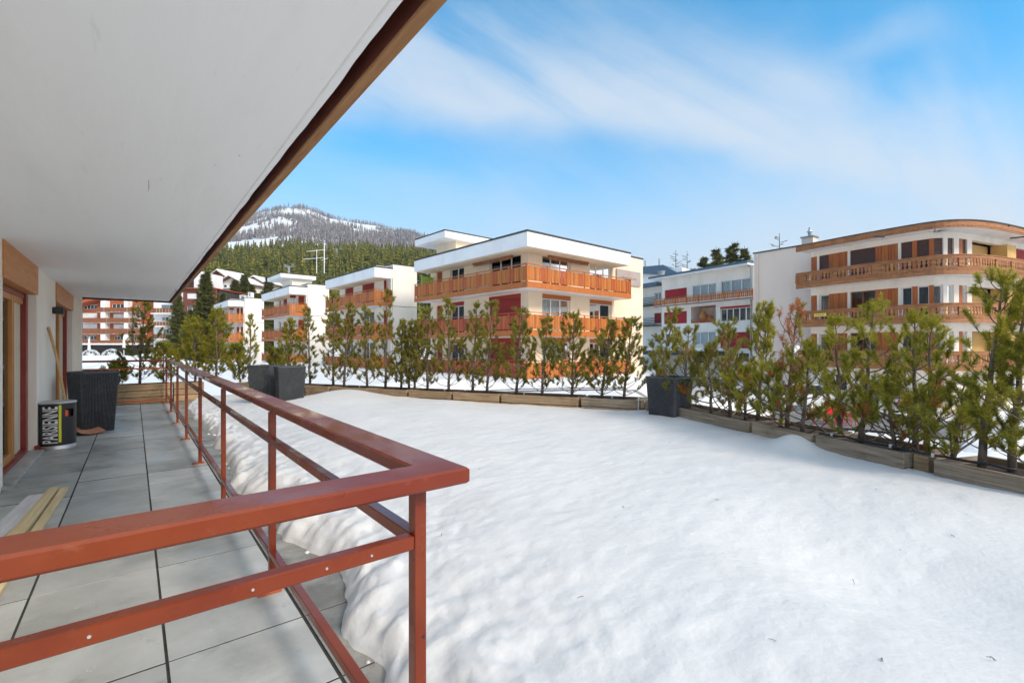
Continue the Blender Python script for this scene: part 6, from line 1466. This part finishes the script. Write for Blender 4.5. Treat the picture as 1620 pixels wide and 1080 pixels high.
hp('R', 1606, 1622, 448, .55, 'slim pine cut by the right edge of the picture', low=.1, dens=.9)
hp('R', 1655, 1660, 520, 0.81, 'pine beyond the right edge, only its left branches showing', **full)
hp('R', 1408, 1400, 610, 0.94, 'low spreading pine over the corner gap between the planter boxes', **full)
# conifers seen further away
def spruce_meshes(Hh, Rr, seed, nw=40, nb=9, leaf=.42, wd=.11):
    r = random.Random(seed); S0, S1 = [], []; tr = MB().tube([(0, 0, 0), (0, 0, Hh * .5), (0, 0, Hh * .98)], [Hh * .017, Hh * .010, .02], 7)
    for i in range(nw):
        t = i / nw; zw = Hh * (.06 + .92 * t); Lr = Rr * (1 - t) ** .85 * r.uniform(.62, 1.15) + .15; a0 = r.uniform(0, 6.28)
        for b in range(nb):
            z = zw + r.uniform(-.3, .3); a = a0 + 6.283 * b / nb + r.uniform(-.3, .3); L = Lr * r.uniform(.55, 1.2); m = 4; prev = np.array((0, 0, z)); dz = r.uniform(-.5, -.12)
            for j in range(1, m + 1):
                f = j / m; p = np.array((math.cos(a) * L * f, math.sin(a) * L * f, z + dz * L * f + L * .16 * f * f)); S0.append(prev); S1.append(p)
                sd = np.array((-math.sin(a), math.cos(a), -.25))
                for s in (-1, 1): S0.append(p); S1.append(p + (sd * s + np.array((math.cos(a), math.sin(a), -.1)) * .6) * L * .16 * (1.2 - f * .5))
                prev = p
    V, Fc = needles(np.array(S0), np.array(S1), 6, leaf, wd, spread=.9, seed=seed, droop=.35)
    t_ = tr.mesh('trunk'); t_.materials.append(M_['bark_far']); c_ = mesh_np('crown', V, Fc); c_.materials.append(M_['spruce']); return t_, c_
SPV = [spruce_meshes(14, 3.0, 31), spruce_meshes(14, 2.6, 32, 36), spruce_meshes(14, 3.3, 33, 38, 8)]
SPO = [spruce_meshes(14, 3.9, 41, 25, 6), spruce_meshes(14, 3.5, 42, 24, 6)]
def spruce(u, vt, d, label, wf=1.0, vb=None, name='spruce_tree', grp='spruces behind the apartment blocks'):
    P = at(u, HY, d); zb = gz(P[0], P[1]) - .3; h = zat(vt, d) - zb; t_, c_ = SPV[int(u + vt) % 3] if u < 900 else SPO[int(u + vt) % 2]; root = empty(name, (P[0], P[1], zb), (u * 1.7) % 6.28, label, 'spruce', grp); s = h / 14
    root.scale = (s * wf, s * wf, s)
    for me, nm in ((t_, 'trunk'), (c_, 'crown')): o = bpy.data.objects.new(nm, me); COL.objects.link(o); o.parent = root
for (u, vt, d, wf, lab) in ((326, 428, 82, 1.25, 'tall broad spruce between the red-brown tower and the smallest apartment block'), (302, 488, 70, 1.2, 'shorter spruce in front of the red-brown tower'), (352, 462, 92, 1.2, 'spruce just behind the smallest apartment block'), (372, 440, 118, 1.1, 'spruce below the gabled chalet'), (387, 432, 125, 1.1, 'spruce between the two snowy chalets'), (408, 462, 118, 1.2, 'spruce below the right snowy chalet'), (398, 447, 112, 1.1, 'spruce left of the right snowy chalet'), (338, 438, 120, 1.1, 'spruce left of the gabled chalet'), (425, 436, 125, 1.1, 'spruce just left of the third block penthouse'), (282, 462, 100, 1.0, 'spruce hidden behind the red-brown tower')):
    spruce(u, vt, d, lab, wf)
for (u, vt, d, wf, lab) in ((1113, 401, 88, 1.0, 'leftmost dark spruce above the blue-grey roof'), (1133, 386, 84, .95, 'second dark spruce above the blue-grey roof'), (1158, 378, 86, 1.05, 'tallest dark spruce above the blue-grey roof'), (1178, 385, 84, .95, 'rightmost dark spruce above the blue-grey roof'), (1098, 420, 92, 1.1, 'low spruce at the left foot of the group above the roof')):
    spruce(u, vt, d, lab, wf, grp='spruces above the blue-grey roof')
def larch(u, vt, d, seed, label):
    P = at(u, HY, d); zb = gz(P[0], P[1]) - .3; h = zat(vt, d) - zb; r = random.Random(seed); mb = MB(); mb.tube([(0, 0, 0), (.1, 0, h * .6), (0, 0, h)], [h * .012, h * .007, .03], 7); tw = MB()
    for i in range(46):
        t = .3 + .68 * i / 46; a = r.uniform(0, 6.28); L = h * .15 * (1 - t) ** .6 * r.uniform(.6, 1.2) + .3; z = h * t; p = [(0, 0, z), (math.cos(a) * L * .5, math.sin(a) * L * .5, z + L * .05), (math.cos(a) * L, math.sin(a) * L, z + L * .3)]; mb.tube(p, [.045, .03, .012], 4, cap=False)
        for k in range(13):
            f = r.uniform(.3, 1); b = a + r.uniform(-1.2, 1.2); l = L * .35; x, y, zz = math.cos(a) * L * f, math.sin(a) * L * f, z + L * .3 * f * f; tw.tube([(x, y, zz), (x + math.cos(b) * l, y + math.sin(b) * l, zz + r.uniform(-.2, .5) * l)], [.022, .01], 3, cap=False)
    root = empty('bare_larch', (P[0], P[1], zb), 0, label, 'larch', 'bare larches above the roofs'); mb.build('trunk', M_['bark_far'], root); tw.build('twigs', M_['bark_far'], root)['kind'] = 'stuff'
larch(1069, 395, 90, 1, 'bare larch left of the spruces above the blue-grey roof'); larch(1087, 397, 92, 2, 'bare larch nearest the spruces above the blue-grey roof'); larch(1233, 369, 62, 3, 'bare larch rising above the pink gable')
# forest on the slope and on the mountain: nobody could count these
def template(tiers, pts, seed, jag=.5):
    r = np.random.default_rng(seed); V, Fc = [], []
    for i in range(tiers):
        z0 = i / tiers * .86; z1 = min(1.0, z0 + 1.55 / tiers); R = (1 - i / tiers) ** .85 * .5
        b = len(V); V.append((0, 0, z1))
        for k in range(pts):
            a = 2 * math.pi * (k + r.uniform(-.25, .25)) / pts + i; q = R * (1 if k % 2 else jag) * r.uniform(.8, 1.2); V.append((q * math.cos(a), q * math.sin(a), z0 + r.uniform(-.02, .03) + .08))
        for k in range(pts): Fc.append((b, b + 1 + k, b + 1 + (k + 1) % pts))
    return np.array(V), np.array(Fc)
def forest(name, pos, hts, wfs, tmpls, m, label):
    VV, FF = [], []; off = 0; tid = rng.integers(0, len(tmpls), len(pos)); ang = rng.random(len(pos)) * 6.28
    for k, (tv, tf) in enumerate(tmpls):
        s = tid == k; n = int(s.sum()); 
        if not n: continue
        ca, sa = np.cos(ang[s])[:, None], np.sin(ang[s])[:, None]; w = (hts[s] * wfs[s])[:, None]
        X = (tv[None, :, 0] * ca - tv[None, :, 1] * sa) * w + pos[s, 0:1]; Y = (tv[None, :, 0] * sa + tv[None, :, 1] * ca) * w + pos[s, 1:2]; Z = tv[None, :, 2] * hts[s][:, None] + pos[s, 2:3]
        V = np.stack([X, Y, Z], -1).reshape(-1, 3); f = (tf[None] + (np.arange(n) * len(tv))[:, None, None]).reshape(-1, 3) + off; VV.append(V); FF.append(f); off += len(V)
    o = link(name, mesh_np(name, np.concatenate(VV), np.concatenate(FF)), m); tag(o, label, 'forest', kind='stuff')
def scatter(n, u0, u1, d0, d1, p=1.0):
    u = rng.uniform(u0, u1, n); d = (d0 ** (1 + p) + rng.random(n) * (d1 ** (1 + p) - d0 ** (1 + p))) ** (1 / (1 + p)); r = (u - CX) / F * d
    x, y = r * cT + d * sT, -r * sT + d * cT; return x, y, u, d
T1 = [template(8, 12, s, .45) for s in (1, 2, 3, 4)]
x, y, u, d = scatter(4600, 60, 900, 128, 400)
keep = ~((d < 172) & (u > 330) & (u < 425)) & ~((d > 335 - 60 * (u < 440)) & (fbm(x / 40, y / 40, 3, 44) > np.where(u < 440, .40, .60)))
x, y, d = x[keep], y[keep], d[keep]; z = ground_z(x, y) - .4
forest('spruce_forest', np.stack([x, y, z], -1), rng.uniform(9, 16, len(x)), rng.uniform(.30, .44, len(x)), T1, M_['forest'], 'dense olive-green spruce forest on the slope behind the apartment blocks')
T2 = [template(4, 8, s, .55) for s in (7, 8, 9)]
x, y, u, d = scatter(24000, 150, 900, 385, 1430, .45)
nz = fbm(x / 90, y / 90, 4, 61); keep = (rng.random(len(x)) < .68) & (nz < .615 - .13 * sstep(1050, 1400, d) + .05 * np.sin(u * .05)) & (d > 400 + 80 * fbm(x / 60, y / 60, 2, 5) + 90 * (u < 440))
x, y, d = x[keep], y[keep], d[keep]; z = ground_z(x, y) - .5
forest('larch_forest', np.stack([x, y, z], -1), rng.uniform(7, 15, len(x)), rng.uniform(.22, .36, len(x)), T2, M_['larch'], 'grey-purple leafless forest with snow gaps on the mountain')
